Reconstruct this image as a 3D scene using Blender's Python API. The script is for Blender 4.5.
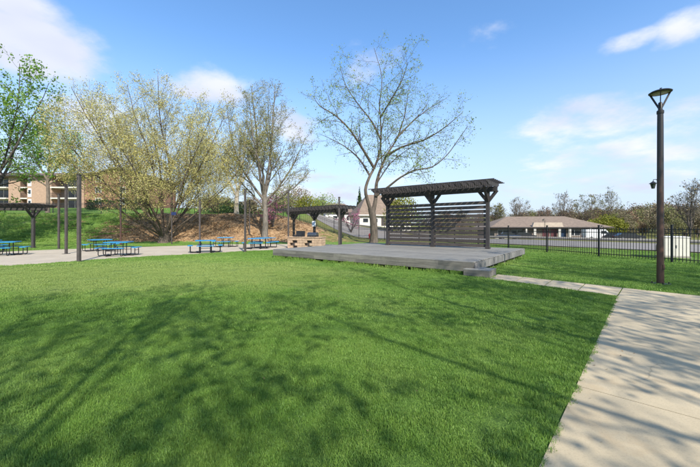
import bpy, math, random
import numpy as np
from mathutils import Vector, Matrix

for o in list(bpy.data.objects): bpy.data.objects.remove(o)
scene = bpy.context.scene
R = math.radians

# ------------------------------------------------------------------ camera
FPX, HOR, CAMZ = 325.0, 227.0, 1.6          # focal length in photo pixels, horizon row, eye height
cam_d = bpy.data.cameras.new('camera'); cam = bpy.data.objects.new('camera', cam_d)
scene.collection.objects.link(cam); scene.camera = cam
cam.location = (0, 0, CAMZ); cam.rotation_euler = (R(90), 0, 0)
cam_d.sensor_width = 36; cam_d.lens = FPX/700*36
cam_d.shift_y = -(233.5-HOR)/700
cam_d.clip_start = 0.05; cam_d.clip_end = 6000
scene.render.resolution_x, scene.render.resolution_y = 1024, 683

# ------------------------------------------------------------------ sun, sky, exposure
SUN_EL = 40.0
SUN_H = Vector((0.39, -0.92, 0)).normalized()
to_sun = Vector((SUN_H.x*math.cos(R(SUN_EL)), SUN_H.y*math.cos(R(SUN_EL)), math.sin(R(SUN_EL))))
sun_d = bpy.data.lights.new('sun', 'SUN'); sun = bpy.data.objects.new('sun', sun_d)
scene.collection.objects.link(sun)
sun_d.energy = 4.8; sun_d.angle = R(0.55); sun_d.color = (1.0, 0.95, 0.87)
sun.rotation_euler = (-to_sun).to_track_quat('-Z', 'Y').to_euler(); sun.location = (0, 0, 60)

def pixdir(px, py):
    return Vector(((px-350)/FPX, 1.0, (HOR-py)/FPX)).normalized()

world = bpy.data.worlds.new('World'); scene.world = world; world.use_nodes = True
wn, wl = world.node_tree.nodes, world.node_tree.links
wn.clear()
w_out = wn.new('ShaderNodeOutputWorld'); w_bg = wn.new('ShaderNodeBackground')
w_bg.inputs['Strength'].default_value = 0.12
sky = wn.new('ShaderNodeTexSky'); sky.sky_type = 'NISHITA'; sky.sun_disc = False
sky.sun_elevation = R(SUN_EL); sky.sun_rotation = math.atan2(SUN_H.x, SUN_H.y)
sky.altitude = 200; sky.air_density = 1.0; sky.dust_density = 0.6; sky.ozone_density = 2.2
def wmath(op, a, b=None, clamp=False):
    n = wn.new('ShaderNodeMath'); n.operation = op; n.use_clamp = clamp
    for i, v in enumerate((a, b)):
        if v is None: continue
        if isinstance(v, (int, float)): n.inputs[i].default_value = v
        else: wl.new(v, n.inputs[i])
    return n.outputs[0]
tc = wn.new('ShaderNodeTexCoord')
wsep = wn.new('ShaderNodeSeparateXYZ'); wl.new(tc.outputs['Generated'], wsep.inputs[0])
# cloud layer coordinates: the view direction met with a flat layer overhead
zden = wmath('ADD', wmath('MAXIMUM', wsep.outputs['Z'], 0.0), 0.22)
wcomb = wn.new('ShaderNodeCombineXYZ')
wl.new(wmath('DIVIDE', wsep.outputs['X'], zden), wcomb.inputs[0])
wl.new(wmath('DIVIDE', wsep.outputs['Y'], zden), wcomb.inputs[1])
def wnoise(scale, detail, rough, off):
    m = wn.new('ShaderNodeMapping'); wl.new(wcomb.outputs[0], m.inputs[0]); m.inputs['Location'].default_value = off
    n = wn.new('ShaderNodeTexNoise'); n.inputs['Scale'].default_value = scale
    n.inputs['Detail'].default_value = detail; n.inputs['Roughness'].default_value = rough
    wl.new(m.outputs[0], n.inputs['Vector']); return n.outputs[0]
fb = wnoise(2.6, 9, 0.60, (3.1, 1.7, 0))
fb2 = wnoise(0.7, 4, 0.5, (8.3, 4.1, 0))
# single cumulus heaps where they drift in the sky (direction, angular half sizes, weight)
lobes = [(22, 42, 80, 40, .74), (0, 12, 60, 40, .56), (62, 58, 50, 20, .46), (92, 116, 46, 36, .48), (218, 90, 70, 22, .56), (292, 120, 36, 26, .50),
         (366, 64, 44, 24, .36), (360, 44, 30, 14, .26), (634, 40, 36, 14, .56), (692, 22, 46, 24, .56), (590, 122, 90, 30, .46), (648, 112, 70, 26, .40),
         (640, 148, 90, 24, .48), (655, 175, 60, 14, .30), (330, 190, 130, 24, .36), (120, 165, 60, 30, .34),
         (560, 188, 150, 22, .26), (520, 150, 70, 18, .20), (900, 90, 160, 60, .5), (-200, 110, 160, 60, .5)]
total = None
for px, py, hx, hy, w in lobes:
    c = pixdir(px, py)
    vs = wn.new('ShaderNodeVectorMath'); vs.operation = 'SUBTRACT'
    wl.new(tc.outputs['Generated'], vs.inputs[0]); vs.inputs[1].default_value = c
    k = FPX / (1/ c.y)                       # pixels per unit of direction at that place
    vm = wn.new('ShaderNodeVectorMath'); vm.operation = 'MULTIPLY'
    wl.new(vs.outputs[0], vm.inputs[0])
    s = 1.0/c.y
    vm.inputs[1].default_value = (FPX*s/hx, FPX*s/hx*0.6, FPX*s/hy)
    ln = wn.new('ShaderNodeVectorMath'); ln.operation = 'LENGTH'; wl.new(vm.outputs[0], ln.inputs[0])
    mr = wn.new('ShaderNodeMapRange'); mr.interpolation_type = 'SMOOTHSTEP'
    wl.new(ln.outputs['Value'], mr.inputs['Value'])
    mr.inputs['From Min'].default_value = 1.25; mr.inputs['From Max'].default_value = 0.15
    mr.inputs['To Min'].default_value = 0; mr.inputs['To Max'].default_value = w
    total = mr.outputs[0] if total is None else wmath('MAXIMUM', total, mr.outputs[0])
dens = wmath('ADD', total, wmath('ADD', wmath('MULTIPLY', fb, 1.5), wmath('MULTIPLY', fb2, 0.35)))
mr = wn.new('ShaderNodeMapRange'); mr.interpolation_type = 'SMOOTHSTEP'
wl.new(dens, mr.inputs['Value'])
mr.inputs['From Min'].default_value = 1.06; mr.inputs['From Max'].default_value = 1.56
mr.inputs['To Min'].default_value = 0.0; mr.inputs['To Max'].default_value = 0.95
# water vapour near the horizon
hz = wn.new('ShaderNodeMapRange'); hz.interpolation_type = 'SMOOTHSTEP'
wl.new(wsep.outputs['Z'], hz.inputs['Value'])
hz.inputs['From Min'].default_value = 0.50; hz.inputs['From Max'].default_value = -0.02
hz.inputs['To Min'].default_value = 0.0; hz.inputs['To Max'].default_value = 0.92
shade = wnoise(1.6, 3, 0.5, (1.0, 6.0, 0))
cr = wn.new('ShaderNodeValToRGB'); wl.new(shade, cr.inputs[0])
cr.color_ramp.elements[0].position = 0.38; cr.color_ramp.elements[0].color = (4.6, 4.9, 5.9, 1)
cr.color_ramp.elements[1].position = 0.62; cr.color_ramp.elements[1].color = (6.4, 6.5, 6.9, 1)
hs = wn.new('ShaderNodeHueSaturation'); hs.inputs['Saturation'].default_value = 1.16; hs.inputs['Value'].default_value = 1.78
wl.new(sky.outputs[0], hs.inputs['Color'])
mixh = wn.new('ShaderNodeMix'); mixh.data_type = 'RGBA'
wl.new(hz.outputs[0], mixh.inputs['Factor']); wl.new(hs.outputs[0], mixh.inputs['A']); mixh.inputs['B'].default_value = (4.0, 4.75, 6.0, 1)
mixc = wn.new('ShaderNodeMix'); mixc.data_type = 'RGBA'
wl.new(mr.outputs[0], mixc.inputs['Factor']); wl.new(mixh.outputs['Result'], mixc.inputs['A']); wl.new(cr.outputs[0], mixc.inputs['B'])
wl.new(mixc.outputs['Result'], w_bg.inputs['Color']); wl.new(w_bg.outputs[0], w_out.inputs['Surface'])

vs_ = scene.view_settings
vs_.view_transform = 'Standard'; vs_.look = 'None'; vs_.exposure = 0.45; vs_.gamma = 1.0; vs_.use_curve_mapping = False
scene.render.engine = 'CYCLES'
scene.cycles.max_bounces = 5; scene.cycles.diffuse_bounces = 3; scene.cycles.transparent_max_bounces = 6

# ------------------------------------------------------------------ helpers
rng = np.random.default_rng(7); random.seed(7)
COL = scene.collection
def at(px, py, z=0.0):
    """ground point (height z) seen at a photo pixel"""
    D = (CAMZ-z)*FPX/(py-HOR); return Vector(((px-350)/FPX*D, D, z))
def atd(px, D, z=0.0): return Vector(((px-350)/FPX*D, D, z))
def zrow(py, D): return CAMZ-(py-HOR)/FPX*D
def ss(a, b, x):
    t = np.clip((np.asarray(x, float)-a)/(b-a), 0, 1); return t*t*(3-2*t)
def terrain(x, y):
    x = np.asarray(x, float); y = np.asarray(y, float)
    t = np.clip((1.5-x)/11.5, 0, 1); s1 = 0.5*t+0.5*t*t*(3-2*t)
    b = np.clip((y-32.5)/9.5, 0, 1); b = 0.6*b+0.4*b*b*(3-2*b)
    h = 3.3*s1*b
    h = h+2.2*ss(43, 68, y)*ss(-16, -28, x)
    h = h+1.9*ss(48, 76, y)*ss(17, 5, x)*ss(-30, -16, x)
    h = h-1.0*ss(40, 68, y)*ss(10, 24, x)
    h = h+6.0*ss(120, 400, y)
    return h
def th(x, y): return float(terrain(x, y))

def props(o, label=None, cat=None, group=None, kind=None):
    if label: o['label'] = label
    if cat: o['category'] = cat
    if group: o['group'] = group
    if kind: o['kind'] = kind
    return o
def empty(name, loc=(0, 0, 0), rz=0.0, label=None, cat=None, group=None):
    o = bpy.data.objects.new(name, None); COL.objects.link(o)
    o.location = loc; o.rotation_euler = (0, 0, rz); o.empty_display_size = 0.2
    return props(o, label, cat, group)
def link(name, mesh, parent=None, loc=(0, 0, 0), rz=0.0):
    o = bpy.data.objects.new(name, mesh); COL.objects.link(o); o.location = loc; o.rotation_euler = (0, 0, rz)
    if parent: o.parent = parent
    return o
def copy_tree(o, parent=None):
    c = o.copy(); COL.objects.link(c); c.parent = parent
    for ch in list(o.children): copy_tree(ch, c)
    return c

class MB:
    def __init__(s): s.v = []; s.f = []
    def add(s, vs, fs):
        n = len(s.v); s.v += [tuple(p) for p in vs]; s.f += [tuple(i+n for i in f) for f in fs]; return s
    def box(s, x0, x1, y0, y1, z0, z1, bev=0.0):
        if bev <= 0:
            return s.add([(x0,y0,z0),(x1,y0,z0),(x1,y1,z0),(x0,y1,z0),(x0,y0,z1),(x1,y0,z1),(x1,y1,z1),(x0,y1,z1)],
                         [(0,3,2,1),(4,5,6,7),(0,1,5,4),(1,2,6,5),(2,3,7,6),(3,0,4,7)])
        b = bev; vs = []                                  # chamfered top and bottom edges
        for z, i in ((z0, b), (z0+b, 0), (z1-b, 0), (z1, b)):
            vs += [(x0+i,y0+i,z),(x1-i,y0+i,z),(x1-i,y1-i,z),(x0+i,y1-i,z)]
        fs = [(3,2,1,0),(12,13,14,15)]
        for k in range(3):
            for j in range(4): fs.append((k*4+j, k*4+(j+1)%4, k*4+4+(j+1)%4, k*4+4+j))
        return s.add(vs, fs)
    def bar(s, p, q, w, h, up=(0, 0, 1)):
        p, q = Vector(p), Vector(q); d = (q-p).normalized(); up = Vector(up)
        if abs(d.dot(up)) > .98: up = Vector((1, 0, 0))
        a = d.cross(up).normalized()*(w/2); b = a.cross(d).normalized()*(h/2)
        vs = [c+sa*a+sb*b for c in (p, q) for sa, sb in ((-1,-1),(1,-1),(1,1),(-1,1))]
        return s.add(vs, [(0,1,2,3),(7,6,5,4),(0,4,5,1),(1,5,6,2),(2,6,7,3),(3,7,4,0)])
    def tube(s, pts, r, n=8, cap=True):
        pts = [Vector(p) for p in pts]; rs = r if isinstance(r, (list, tuple)) else [r]*len(pts)
        base = len(s.v); ref = None
        for i, p in enumerate(pts):
            d = (pts[min(i+1, len(pts)-1)]-pts[max(i-1, 0)]).normalized()
            if ref is None: ref = d.orthogonal().normalized()
            ref = (ref-d*ref.dot(d)); ref = ref.normalized() if ref.length > 1e-6 else d.orthogonal().normalized()
            b = d.cross(ref)
            for k in range(n):
                a = 2*math.pi*k/n; s.v.append(tuple(p+(ref*math.cos(a)+b*math.sin(a))*rs[i]))
        for i in range(len(pts)-1):
            for k in range(n):
                s.f.append((base+i*n+k, base+i*n+(k+1)%n, base+(i+1)*n+(k+1)%n, base+(i+1)*n+k))
        if cap:
            s.f.append(tuple(base+k for k in reversed(range(n)))); s.f.append(tuple(base+(len(pts)-1)*n+k for k in range(n)))
        return s
    def lathe(s, prof, n=16, c=(0, 0)):
        base = len(s.v)
        for r, z in prof:
            for k in range(n):
                a = 2*math.pi*k/n; s.v.append((c[0]+r*math.cos(a), c[1]+r*math.sin(a), z))
        for i in range(len(prof)-1):
            for k in range(n): s.f.append((base+i*n+k, base+i*n+(k+1)%n, base+(i+1)*n+(k+1)%n, base+(i+1)*n+k))
        s.f.append(tuple(base+k for k in reversed(range(n)))); s.f.append(tuple(base+(len(prof)-1)*n+k for k in range(n)))
        return s
    def prism(s, poly, axis, a, b):
        """polygon of (u,v) pushed along axis 'x' 'y' or 'z' from a to b"""
        n = len(poly); f = {'x': lambda u, v, t: (t, u, v), 'y': lambda u, v, t: (u, t, v), 'z': lambda u, v, t: (u, v, t)}[axis]
        vs = [f(u, v, a) for u, v in poly]+[f(u, v, b) for u, v in poly]
        fs = [tuple(range(n)), tuple(range(2*n-1, n-1, -1))]+[(i, n+i, n+(i+1) % n, (i+1) % n) for i in range(n)]
        return s.add(vs, fs)
    def mesh(s, name, mat, smooth=False):
        import bmesh
        me = bpy.data.meshes.new(name); me.from_pydata(s.v, [], s.f)
        bm = bmesh.new(); bm.from_mesh(me); bmesh.ops.recalc_face_normals(bm, faces=bm.faces[:]); bm.to_mesh(me); bm.free()
        me.materials.append(mat)
        if smooth:
            me.polygons.foreach_set('use_smooth', [True]*len(me.polygons))
            me.set_sharp_from_angle(angle=R(40))
        me.update(); return me
    def build(s, name, mat, parent=None, loc=(0, 0, 0), rz=0.0, smooth=False):
        return link(name, s.mesh(name, mat, smooth), parent, loc, rz)

def np_mesh(name, V, quads=None, tris=None, mats=(), smooth=False, mi=None):
    me = bpy.data.meshes.new(name)
    nq = 0 if quads is None else len(quads); nt = 0 if tris is None else len(tris)
    me.vertices.add(len(V)); me.vertices.foreach_set('co', np.asarray(V, np.float32).ravel())
    loops = []
    if nq: loops.append(np.asarray(quads, np.int32).ravel())
    if nt: loops.append(np.asarray(tris, np.int32).ravel())
    L = np.concatenate(loops); me.loops.add(len(L)); me.loops.foreach_set('vertex_index', L)
    me.polygons.add(nq+nt)
    st = np.concatenate([np.arange(nq)*4, nq*4+np.arange(nt)*3]).astype(np.int32)
    me.polygons.foreach_set('loop_start', st)
    if smooth: me.polygons.foreach_set('use_smooth', np.ones(nq+nt, bool))
    if mi is not None: me.polygons.foreach_set('material_index', np.asarray(mi, np.int32))
    for m in mats: me.materials.append(m)
    me.update(calc_edges=True); me.validate(); return me

# ------------------------------------------------------------------ materials
class NT:
    def __init__(s, name):
        s.m = bpy.data.materials.new(name); s.m.use_nodes = True
        s.n, s.l = s.m.node_tree.nodes, s.m.node_tree.links; s.n.clear()
        s.out = s.n.new('ShaderNodeOutputMaterial'); s.b = s.n.new('ShaderNodeBsdfPrincipled')
        s.l.new(s.b.outputs[0], s.out.inputs['Surface']); s.geo = s.n.new('ShaderNodeNewGeometry'); s.tc = s.n.new('ShaderNodeTexCoord')
    def noise(s, scale, detail=4, rough=.55, world=True, stretch=None, dist=0):
        n = s.n.new('ShaderNodeTexNoise'); n.inputs['Scale'].default_value = scale; n.inputs['Detail'].default_value = detail
        n.inputs['Roughness'].default_value = rough; n.inputs['Distortion'].default_value = dist
        src = s.geo.outputs['Position'] if world else s.tc.outputs['Object']
        if stretch:
            m = s.n.new('ShaderNodeMapping'); s.l.new(src, m.inputs[0]); m.inputs['Scale'].default_value = stretch; src = m.outputs[0]
        s.l.new(src, n.inputs['Vector']); return n.outputs[0]
    def ramp(s, fac, *stops):
        r = s.n.new('ShaderNodeValToRGB'); s.l.new(fac, r.inputs[0]); e = r.color_ramp.elements
        while len(e) < len(stops): e.new(0.5)
        for el, (p, c) in zip(e, stops):
            el.position = p; el.color = (c, c, c, 1) if isinstance(c, (int, float)) else (*c, 1)
        return r.outputs[0]
    def mix(s, f, a, b, mode='MIX'):
        n = s.n.new('ShaderNodeMix'); n.data_type = 'RGBA'; n.blend_type = mode
        for k, v in (('Factor', f), ('A', a), ('B', b)):
            i = n.inputs[k]
            if isinstance(v, (int, float)): i.default_value = v if k == 'Factor' else (v, v, v, 1)
            elif isinstance(v, tuple): i.default_value = (*v, 1)
            else: s.l.new(v, i)
        return n.outputs['Result']
    def math(s, op, a, b=None):
        n = s.n.new('ShaderNodeMath'); n.operation = op
        for i, v in enumerate((a, b)):
            if v is None: continue
            if isinstance(v, (int, float)): n.inputs[i].default_value = v
            else: s.l.new(v, n.inputs[i])
        return n.outputs[0]
    def color(s, c):
        if isinstance(c, tuple): s.b.inputs['Base Color'].default_value = (*c, 1)
        else: s.l.new(c, s.b.inputs['Base Color'])
        return s
    def rough(s, r):
        if isinstance(r, (int, float)): s.b.inputs['Roughness'].default_value = r
        else: s.l.new(r, s.b.inputs['Roughness'])
        return s
    def bump(s, h, strength=.4, dist=.02):
        b = s.n.new('ShaderNodeBump'); b.inputs['Strength'].default_value = strength; b.inputs['Distance'].default_value = dist
        s.l.new(h, b.inputs['Height']); s.l.new(b.outputs[0], s.b.inputs['Normal']); return s
def simple(name, c, var=.25, scale=6, rough=.6, metal=0.0, bump=0.0, fine=60, world=False, stretch=None, spec=None):
    t = NT(name); n = t.noise(scale, 5, .6, world, stretch)
    lo = tuple(x*(1-var) for x in c); hi = tuple(min(1, x*(1+var)) for x in c)
    t.color(t.ramp(n, (.3, lo), (.7, hi))).rough(rough); t.b.inputs['Metallic'].default_value = metal
    if spec is not None: t.b.inputs['Specular IOR Level'].default_value = spec
    if bump: t.bump(t.noise(fine, 4, .6, world, stretch), bump, .01)
    return t.m
def vary(m, lo, hi):
    t = m.node_tree; b = next(n for n in t.nodes if n.type == 'BSDF_PRINCIPLED'); src = b.inputs['Base Color'].links[0].from_socket
    oi = t.nodes.new('ShaderNodeObjectInfo'); r = t.nodes.new('ShaderNodeMapRange'); t.links.new(oi.outputs['Random'], r.inputs['Value'])
    r.inputs['To Min'].default_value = lo; r.inputs['To Max'].default_value = hi
    mx = t.nodes.new('ShaderNodeMix'); mx.data_type = 'RGBA'; mx.blend_type = 'MULTIPLY'; mx.inputs['Factor'].default_value = 1
    t.links.new(src, mx.inputs['A']); t.links.new(r.outputs[0], mx.inputs['B']); t.links.new(mx.outputs['Result'], b.inputs['Base Color'])
def leafmat(name, cols, trans=.35):
    """leaf colours picked per leaf, with light passing through"""
    t = NT(name); rp = t.n.new('ShaderNodeNewGeometry').outputs['Random Per Island']
    k = len(cols); stops = [(i/(k-1), c) for i, c in enumerate(cols)]
    col = t.ramp(rp, *stops)
    t.color(col).rough(.55); t.b.inputs['Specular IOR Level'].default_value = .25
    tr = t.n.new('ShaderNodeBsdfTranslucent'); t.l.new(col, tr.inputs['Color'])
    mx = t.n.new('ShaderNodeMixShader'); mx.inputs[0].default_value = trans
    t.l.new(t.b.outputs[0], mx.inputs[1]); t.l.new(tr.outputs[0], mx.inputs[2]); t.l.new(mx.outputs[0], t.out.inputs['Surface'])
    return t.m

M = {}
M['blackmetal'] = simple('black_metal', (.018, .017, .017), .3, 8, .45, .0, spec=.4)
M['fence'] = simple('fence_paint', (.022, .020, .020), .3, 3, .5)
M['pole'] = simple('pole_brown', (.062, .050, .043), .25, 5, .6, bump=.1)
M['stain'] = simple('dark_stained_wood', (.040, .034, .031), .4, 3, .68, bump=.35, fine=25, stretch=(6, 6, 1))
M['slat'] = simple('trellis_slat_wood', (.068, .054, .045), .35, 3, .7, bump=.3, fine=20, stretch=(1, 6, 6))
vary(M['stain'], .7, 1.3); vary(M['slat'], .65, 1.35); vary(M['pole'], .85, 1.2)
M['lamp'] = None
def lampmat():
    t = NT('lamp_post_paint'); z = t.n.new('ShaderNodeSeparateXYZ'); t.l.new(t.tc.outputs['Object'], z.inputs[0])
    n = t.noise(9, 5, .65, False, (1, 1, .25))
    # sun-faded brown primer shows through on the lower shaft
    wear = t.math('ADD', t.math('MULTIPLY', n, .9), t.math('MULTIPLY', z.outputs['Z'], -.11))
    t.color(t.ramp(wear, (.08, (.022, .020, .021)), (.36, (.085, .040, .026)))).rough(.42); t.bump(n, .1, .01)
    return t.m
M['lamp'] = lampmat()
M['lens'] = simple('lamp_lens', (.30, .27, .22), .1, 3, .3)
M['blue'] = simple('blue_plastisol', (.018, .22, .42), .15, 12, .38)
M['brick_tan'] = None
def brickmat(name, base, mortar, sc=1.0, world=False):
    t = NT(name); br = t.n.new('ShaderNodeTexBrick'); br.inputs['Scale'].default_value = 4.2*sc
    m = t.n.new('ShaderNodeMapping'); t.l.new(t.tc.outputs['Object'], m.inputs[0]); m.inputs['Rotation'].default_value = (R(90), 0, 0)
    t.l.new(m.outputs[0], br.inputs['Vector'])
    br.inputs['Color1'].default_value = (*[c*.8 for c in base], 1); br.inputs['Color2'].default_value = (*[min(1, c*1.2) for c in base], 1)
    br.inputs['Mortar'].default_value = (*mortar, 1); br.inputs['Mortar Size'].default_value = .015
    n = t.noise(2.2, 5, .6, False)
    t.color(t.mix(.35, br.outputs['Color'], t.ramp(n, (.3, tuple(c*.7 for c in base)), (.7, tuple(min(1, c*1.25) for c in base))))).rough(.85)
    return t.m
M['brick_tan'] = simple('tan_block', (.42, .29, .19), .3, 5, .9, bump=.4, fine=30)
M['brick_red'] = brickmat('red_brown_brick', (.27, .125, .078), (.28, .18, .13), .8)
M['brick_beige'] = brickmat('beige_brick', (.38, .245, .165), (.36, .27, .20), .8)
M['white'] = simple('white_paint', (.72, .70, .66), .06, 3, .6)
M['cream'] = simple('cream_paint', (.62, .58, .50), .08, 3, .5)
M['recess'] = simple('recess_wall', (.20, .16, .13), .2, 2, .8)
M['roof_brown'] = simple('brown_shingle', (.175, .125, .095), .25, 3, .9, bump=.5, fine=9)
M['tan'] = simple('tan_render', (.42, .34, .26), .12, 2, .8)
M['roof_tan'] = simple('tan_shingle', (.205, .150, .105), .25, 2, .9, bump=.5, fine=9)
M['roof_dark'] = simple('dark_fascia', (.05, .04, .035), .2, 3, .7)
def glassmat():
    t = NT('window_glass'); t.color((.03, .035, .04)).rough(.08); t.b.inputs['Specular IOR Level'].default_value = .6; return t.m
M['glass'] = glassmat()
M['red'] = simple('red_paint', (.42, .035, .03), .15, 8, .45)
M['signblue'] = simple('sign_blue', (.012, .022, .085), .15, 8, .45)
M['steel'] = simple('steel', (.20, .20, .21), .2, 10, .35, .9)
M['tyre'] = simple('tyre_rubber', (.02, .02, .02), .2, 8, .8)
M['carblue'] = simple('car_paint_blue', (.025, .05, .10), .05, 3, .25)
M['cardark'] = simple('car_paint_dark', (.025, .026, .03), .05, 3, .25)
M['carwhite'] = simple('car_paint_white', (.70, .70, .68), .04, 3, .3)
M['door'] = simple('maroon_door', (.13, .03, .035), .15, 3, .5)

def barkmat(name, lo, hi, sc=7):
    t = NT(name); n = t.noise(sc, 6, .65, False, (1, 1, .35)); g = t.noise(1.1, 3, .5, False)
    c = t.ramp(n, (.32, lo), (.66, hi)); t.color(t.mix(t.ramp(g, (.35, 0.0), (.7, .35)), c, tuple(x*1.2 for x in hi))).rough(.9)
    t.bump(n, .8, .05); return t.m
M['bark_grey'] = barkmat('grey_bark', (.055, .046, .037), (.205, .175, .14))
M['bark_mottled'] = barkmat('mottled_bark', (.025, .019, .014), (.135, .105, .078), 4)
M['bark_clump'] = barkmat('dark_brown_bark', (.03, .022, .016), (.135, .10, .072))
M['bark_pale'] = barkmat('pale_bark', (.16, .13, .105), (.46, .40, .32))
M['bark_dark'] = barkmat('dark_bark', (.028, .023, .02), (.11, .092, .075))
M['bark_brown'] = barkmat('brown_bark', (.05, .036, .027), (.20, .155, .115))
M['leaf_yellow'] = leafmat('yellow_green_blossom', [(.40, .35, .10), (.58, .52, .18), (.62, .54, .26), (.46, .47, .13)], .38)
M['leaf_olive'] = leafmat('olive_bud', [(.20, .22, .06), (.33, .32, .10), (.36, .30, .14), (.24, .28, .07)], .3)
M['leaf_green'] = leafmat('fresh_green_leaf', [(.10, .22, .025), (.17, .32, .045), (.26, .36, .06), (.13, .27, .04)], .4)
M['leaf_spring'] = leafmat('spring_green_leaf', [(.17, .27, .05), (.27, .39, .08), (.36, .42, .12), (.22, .24, .07)], .45)
M['leaf_dark'] = leafmat('dark_green_leaf', [(.03, .065, .018), (.05, .10, .028), (.07, .12, .03)], .2)
M['leaf_lime'] = leafmat('lime_shrub_leaf', [(.14, .16, .02), (.24, .25, .03), (.19, .18, .03)], .3)
M['leaf_pink'] = leafmat('pink_redbud_blossom', [(.42, .12, .22), (.55, .20, .30), (.36, .09, .20)], .3)
M['leaf_rust'] = leafmat('rusty_bud', [(.15, .085, .05), (.24, .13, .075), (.20, .14, .085), (.13, .10, .065)], .2)
M['leaf_tan'] = leafmat('tan_bud', [(.17, .14, .085), (.26, .21, .12), (.22, .20, .09), (.18, .13, .09)], .2)
M['leaf_moss'] = leafmat('moss_bud', [(.13, .14, .05), (.21, .21, .07), (.24, .22, .09), (.15, .17, .05)], .2)

def lawncolors(t):
    big = t.noise(.22, 4, .55); mid = t.noise(1.6, 4, .6)
    c = t.ramp(big, (.34, (.122, .240, .040)), (.52, (.172, .305, .056)), (.72, (.275, .380, .102)))
    c = t.mix(t.ramp(mid, (.35, .0), (.75, .55)), c, (.245, .360, .080))
    vm = t.n.new('ShaderNodeVectorMath'); vm.operation = 'SUBTRACT'; t.l.new(t.geo.outputs['Position'], vm.inputs[0]); vm.inputs[1].default_value = (-7.5, 11.5, 0)  # pale oval on the left lawn: sunlit brightness painted into the grass colour
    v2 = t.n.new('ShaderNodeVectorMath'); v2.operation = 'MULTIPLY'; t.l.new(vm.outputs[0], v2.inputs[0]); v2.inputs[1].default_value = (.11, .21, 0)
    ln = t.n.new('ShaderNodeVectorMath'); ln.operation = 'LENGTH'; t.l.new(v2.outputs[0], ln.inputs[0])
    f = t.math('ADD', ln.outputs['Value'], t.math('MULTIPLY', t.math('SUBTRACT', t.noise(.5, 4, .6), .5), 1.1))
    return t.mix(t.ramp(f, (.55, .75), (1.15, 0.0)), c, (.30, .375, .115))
def groundmat():
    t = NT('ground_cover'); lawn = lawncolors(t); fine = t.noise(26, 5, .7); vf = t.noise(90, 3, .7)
    lawn = t.mix(t.ramp(fine, (.3, .55), (.65, 0.0)), lawn, (.060, .120, .020))
    at_ = t.n.new('ShaderNodeAttribute'); at_.attribute_name = 'straw'
    sn = t.noise(1.3, 6, .7); s2 = t.noise(3.2, 6, .72, stretch=(1, .5, 2.2)); s3 = t.noise(.35, 3, .5)
    straw = t.ramp(s2, (.30, (.085, .050, .028)), (.46, (.27, .165, .085)), (.60, (.42, .275, .145)), (.78, (.52, .37, .21)))
    f = t.math('ADD', at_.outputs['Fac'], t.math('MULTIPLY', t.math('SUBTRACT', sn, .5), 1.3))
    f = t.ramp(f, (.40, 0.0), (.56, 1.0))
    dry = t.n.new('ShaderNodeAttribute'); dry.attribute_name = 'dry'
    rough = t.ramp(s2, (.3, (.12, .12, .035)), (.55, (.22, .20, .065)), (.75, (.31, .25, .10)))
    lawn2 = t.mix(t.ramp(t.math('ADD', dry.outputs['Fac'], t.math('MULTIPLY', t.math('SUBTRACT', sn, .5), .9)), (.35, 0.0), (.75, .9)), lawn, rough)
    t.color(t.mix(f, lawn2, straw)).rough(.95); t.b.inputs['Specular IOR Level'].default_value = .1
    hgt = t.mix(f, fine, s2); t.bump(hgt, .9, .12)
    return t.m
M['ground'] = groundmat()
def blademat():
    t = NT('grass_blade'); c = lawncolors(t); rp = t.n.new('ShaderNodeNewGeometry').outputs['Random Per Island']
    c = t.mix(.75, c, t.ramp(rp, (0, (.60, .68, .5)), (.55, (1, 1, .95)), (.93, (1.35, 1.22, 1.2)), (1.0, (1.9, 1.45, 1.6))), 'MULTIPLY')
    t.color(c).rough(.5); t.b.inputs['Specular IOR Level'].default_value = .3
    tr = t.n.new('ShaderNodeBsdfTranslucent'); t.l.new(c, tr.inputs['Color'])
    mx = t.n.new('ShaderNodeMixShader'); mx.inputs[0].default_value = .3
    t.l.new(t.b.outputs[0], mx.inputs[1]); t.l.new(tr.outputs[0], mx.inputs[2]); t.l.new(mx.outputs[0], t.out.inputs['Surface'])
    return t.m
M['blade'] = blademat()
def concretemat(name, base, stain=.5):
    t = NT(name); a = t.noise(.55, 5, .6); b = t.noise(5, 6, .7); c = t.noise(70, 3, .6); d = t.noise(260, 2, .5)
    col = t.ramp(a, (.3, tuple(x*.80 for x in base)), (.7, tuple(x*1.12 for x in base)))
    col = t.mix(t.ramp(b, (.42, 0.0), (.72, stain)), col, tuple(x*.72 for x in base))
    col = t.mix(t.ramp(c, (.30, .35), (.50, 0.0)), col, tuple(x*.5 for x in base))
    # hairline cracks and old rust-brown stains
    vo = t.n.new('ShaderNodeTexVoronoi'); vo.feature = 'DISTANCE_TO_EDGE'; vo.inputs['Scale'].default_value = .42
    wv = t.n.new('ShaderNodeVectorMath'); wv.operation = 'ADD'; t.l.new(t.geo.outputs['Position'], wv.inputs[0])
    wn_ = t.n.new('ShaderNodeTexNoise'); wn_.inputs['Scale'].default_value = 2.5; wn_.inputs['Detail'].default_value = 6; t.l.new(t.geo.outputs['Position'], wn_.inputs['Vector'])
    ws = t.n.new('ShaderNodeVectorMath'); ws.operation = 'SCALE'; ws.inputs['Scale'].default_value = .5; t.l.new(wn_.outputs['Color'], ws.inputs[0]); t.l.new(ws.outputs[0], wv.inputs[1])
    t.l.new(wv.outputs[0], vo.inputs['Vector'])
    col = t.mix(t.math('MULTIPLY', t.ramp(vo.outputs['Distance'], (.0, .6), (.006, 0.0)), t.ramp(a, (.46, 0.0), (.54, 1.0))), col, tuple(x*.42 for x in base))
    st = t.noise(1.7, 5, .65); col = t.mix(t.ramp(st, (.56, 0.0), (.74, .5)), col, (base[0]*.80, base[1]*.68, base[2]*.55))
    t.color(col).rough(.9); t.bump(t.mix(.5, c, d), .3, .006); return t.m
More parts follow.
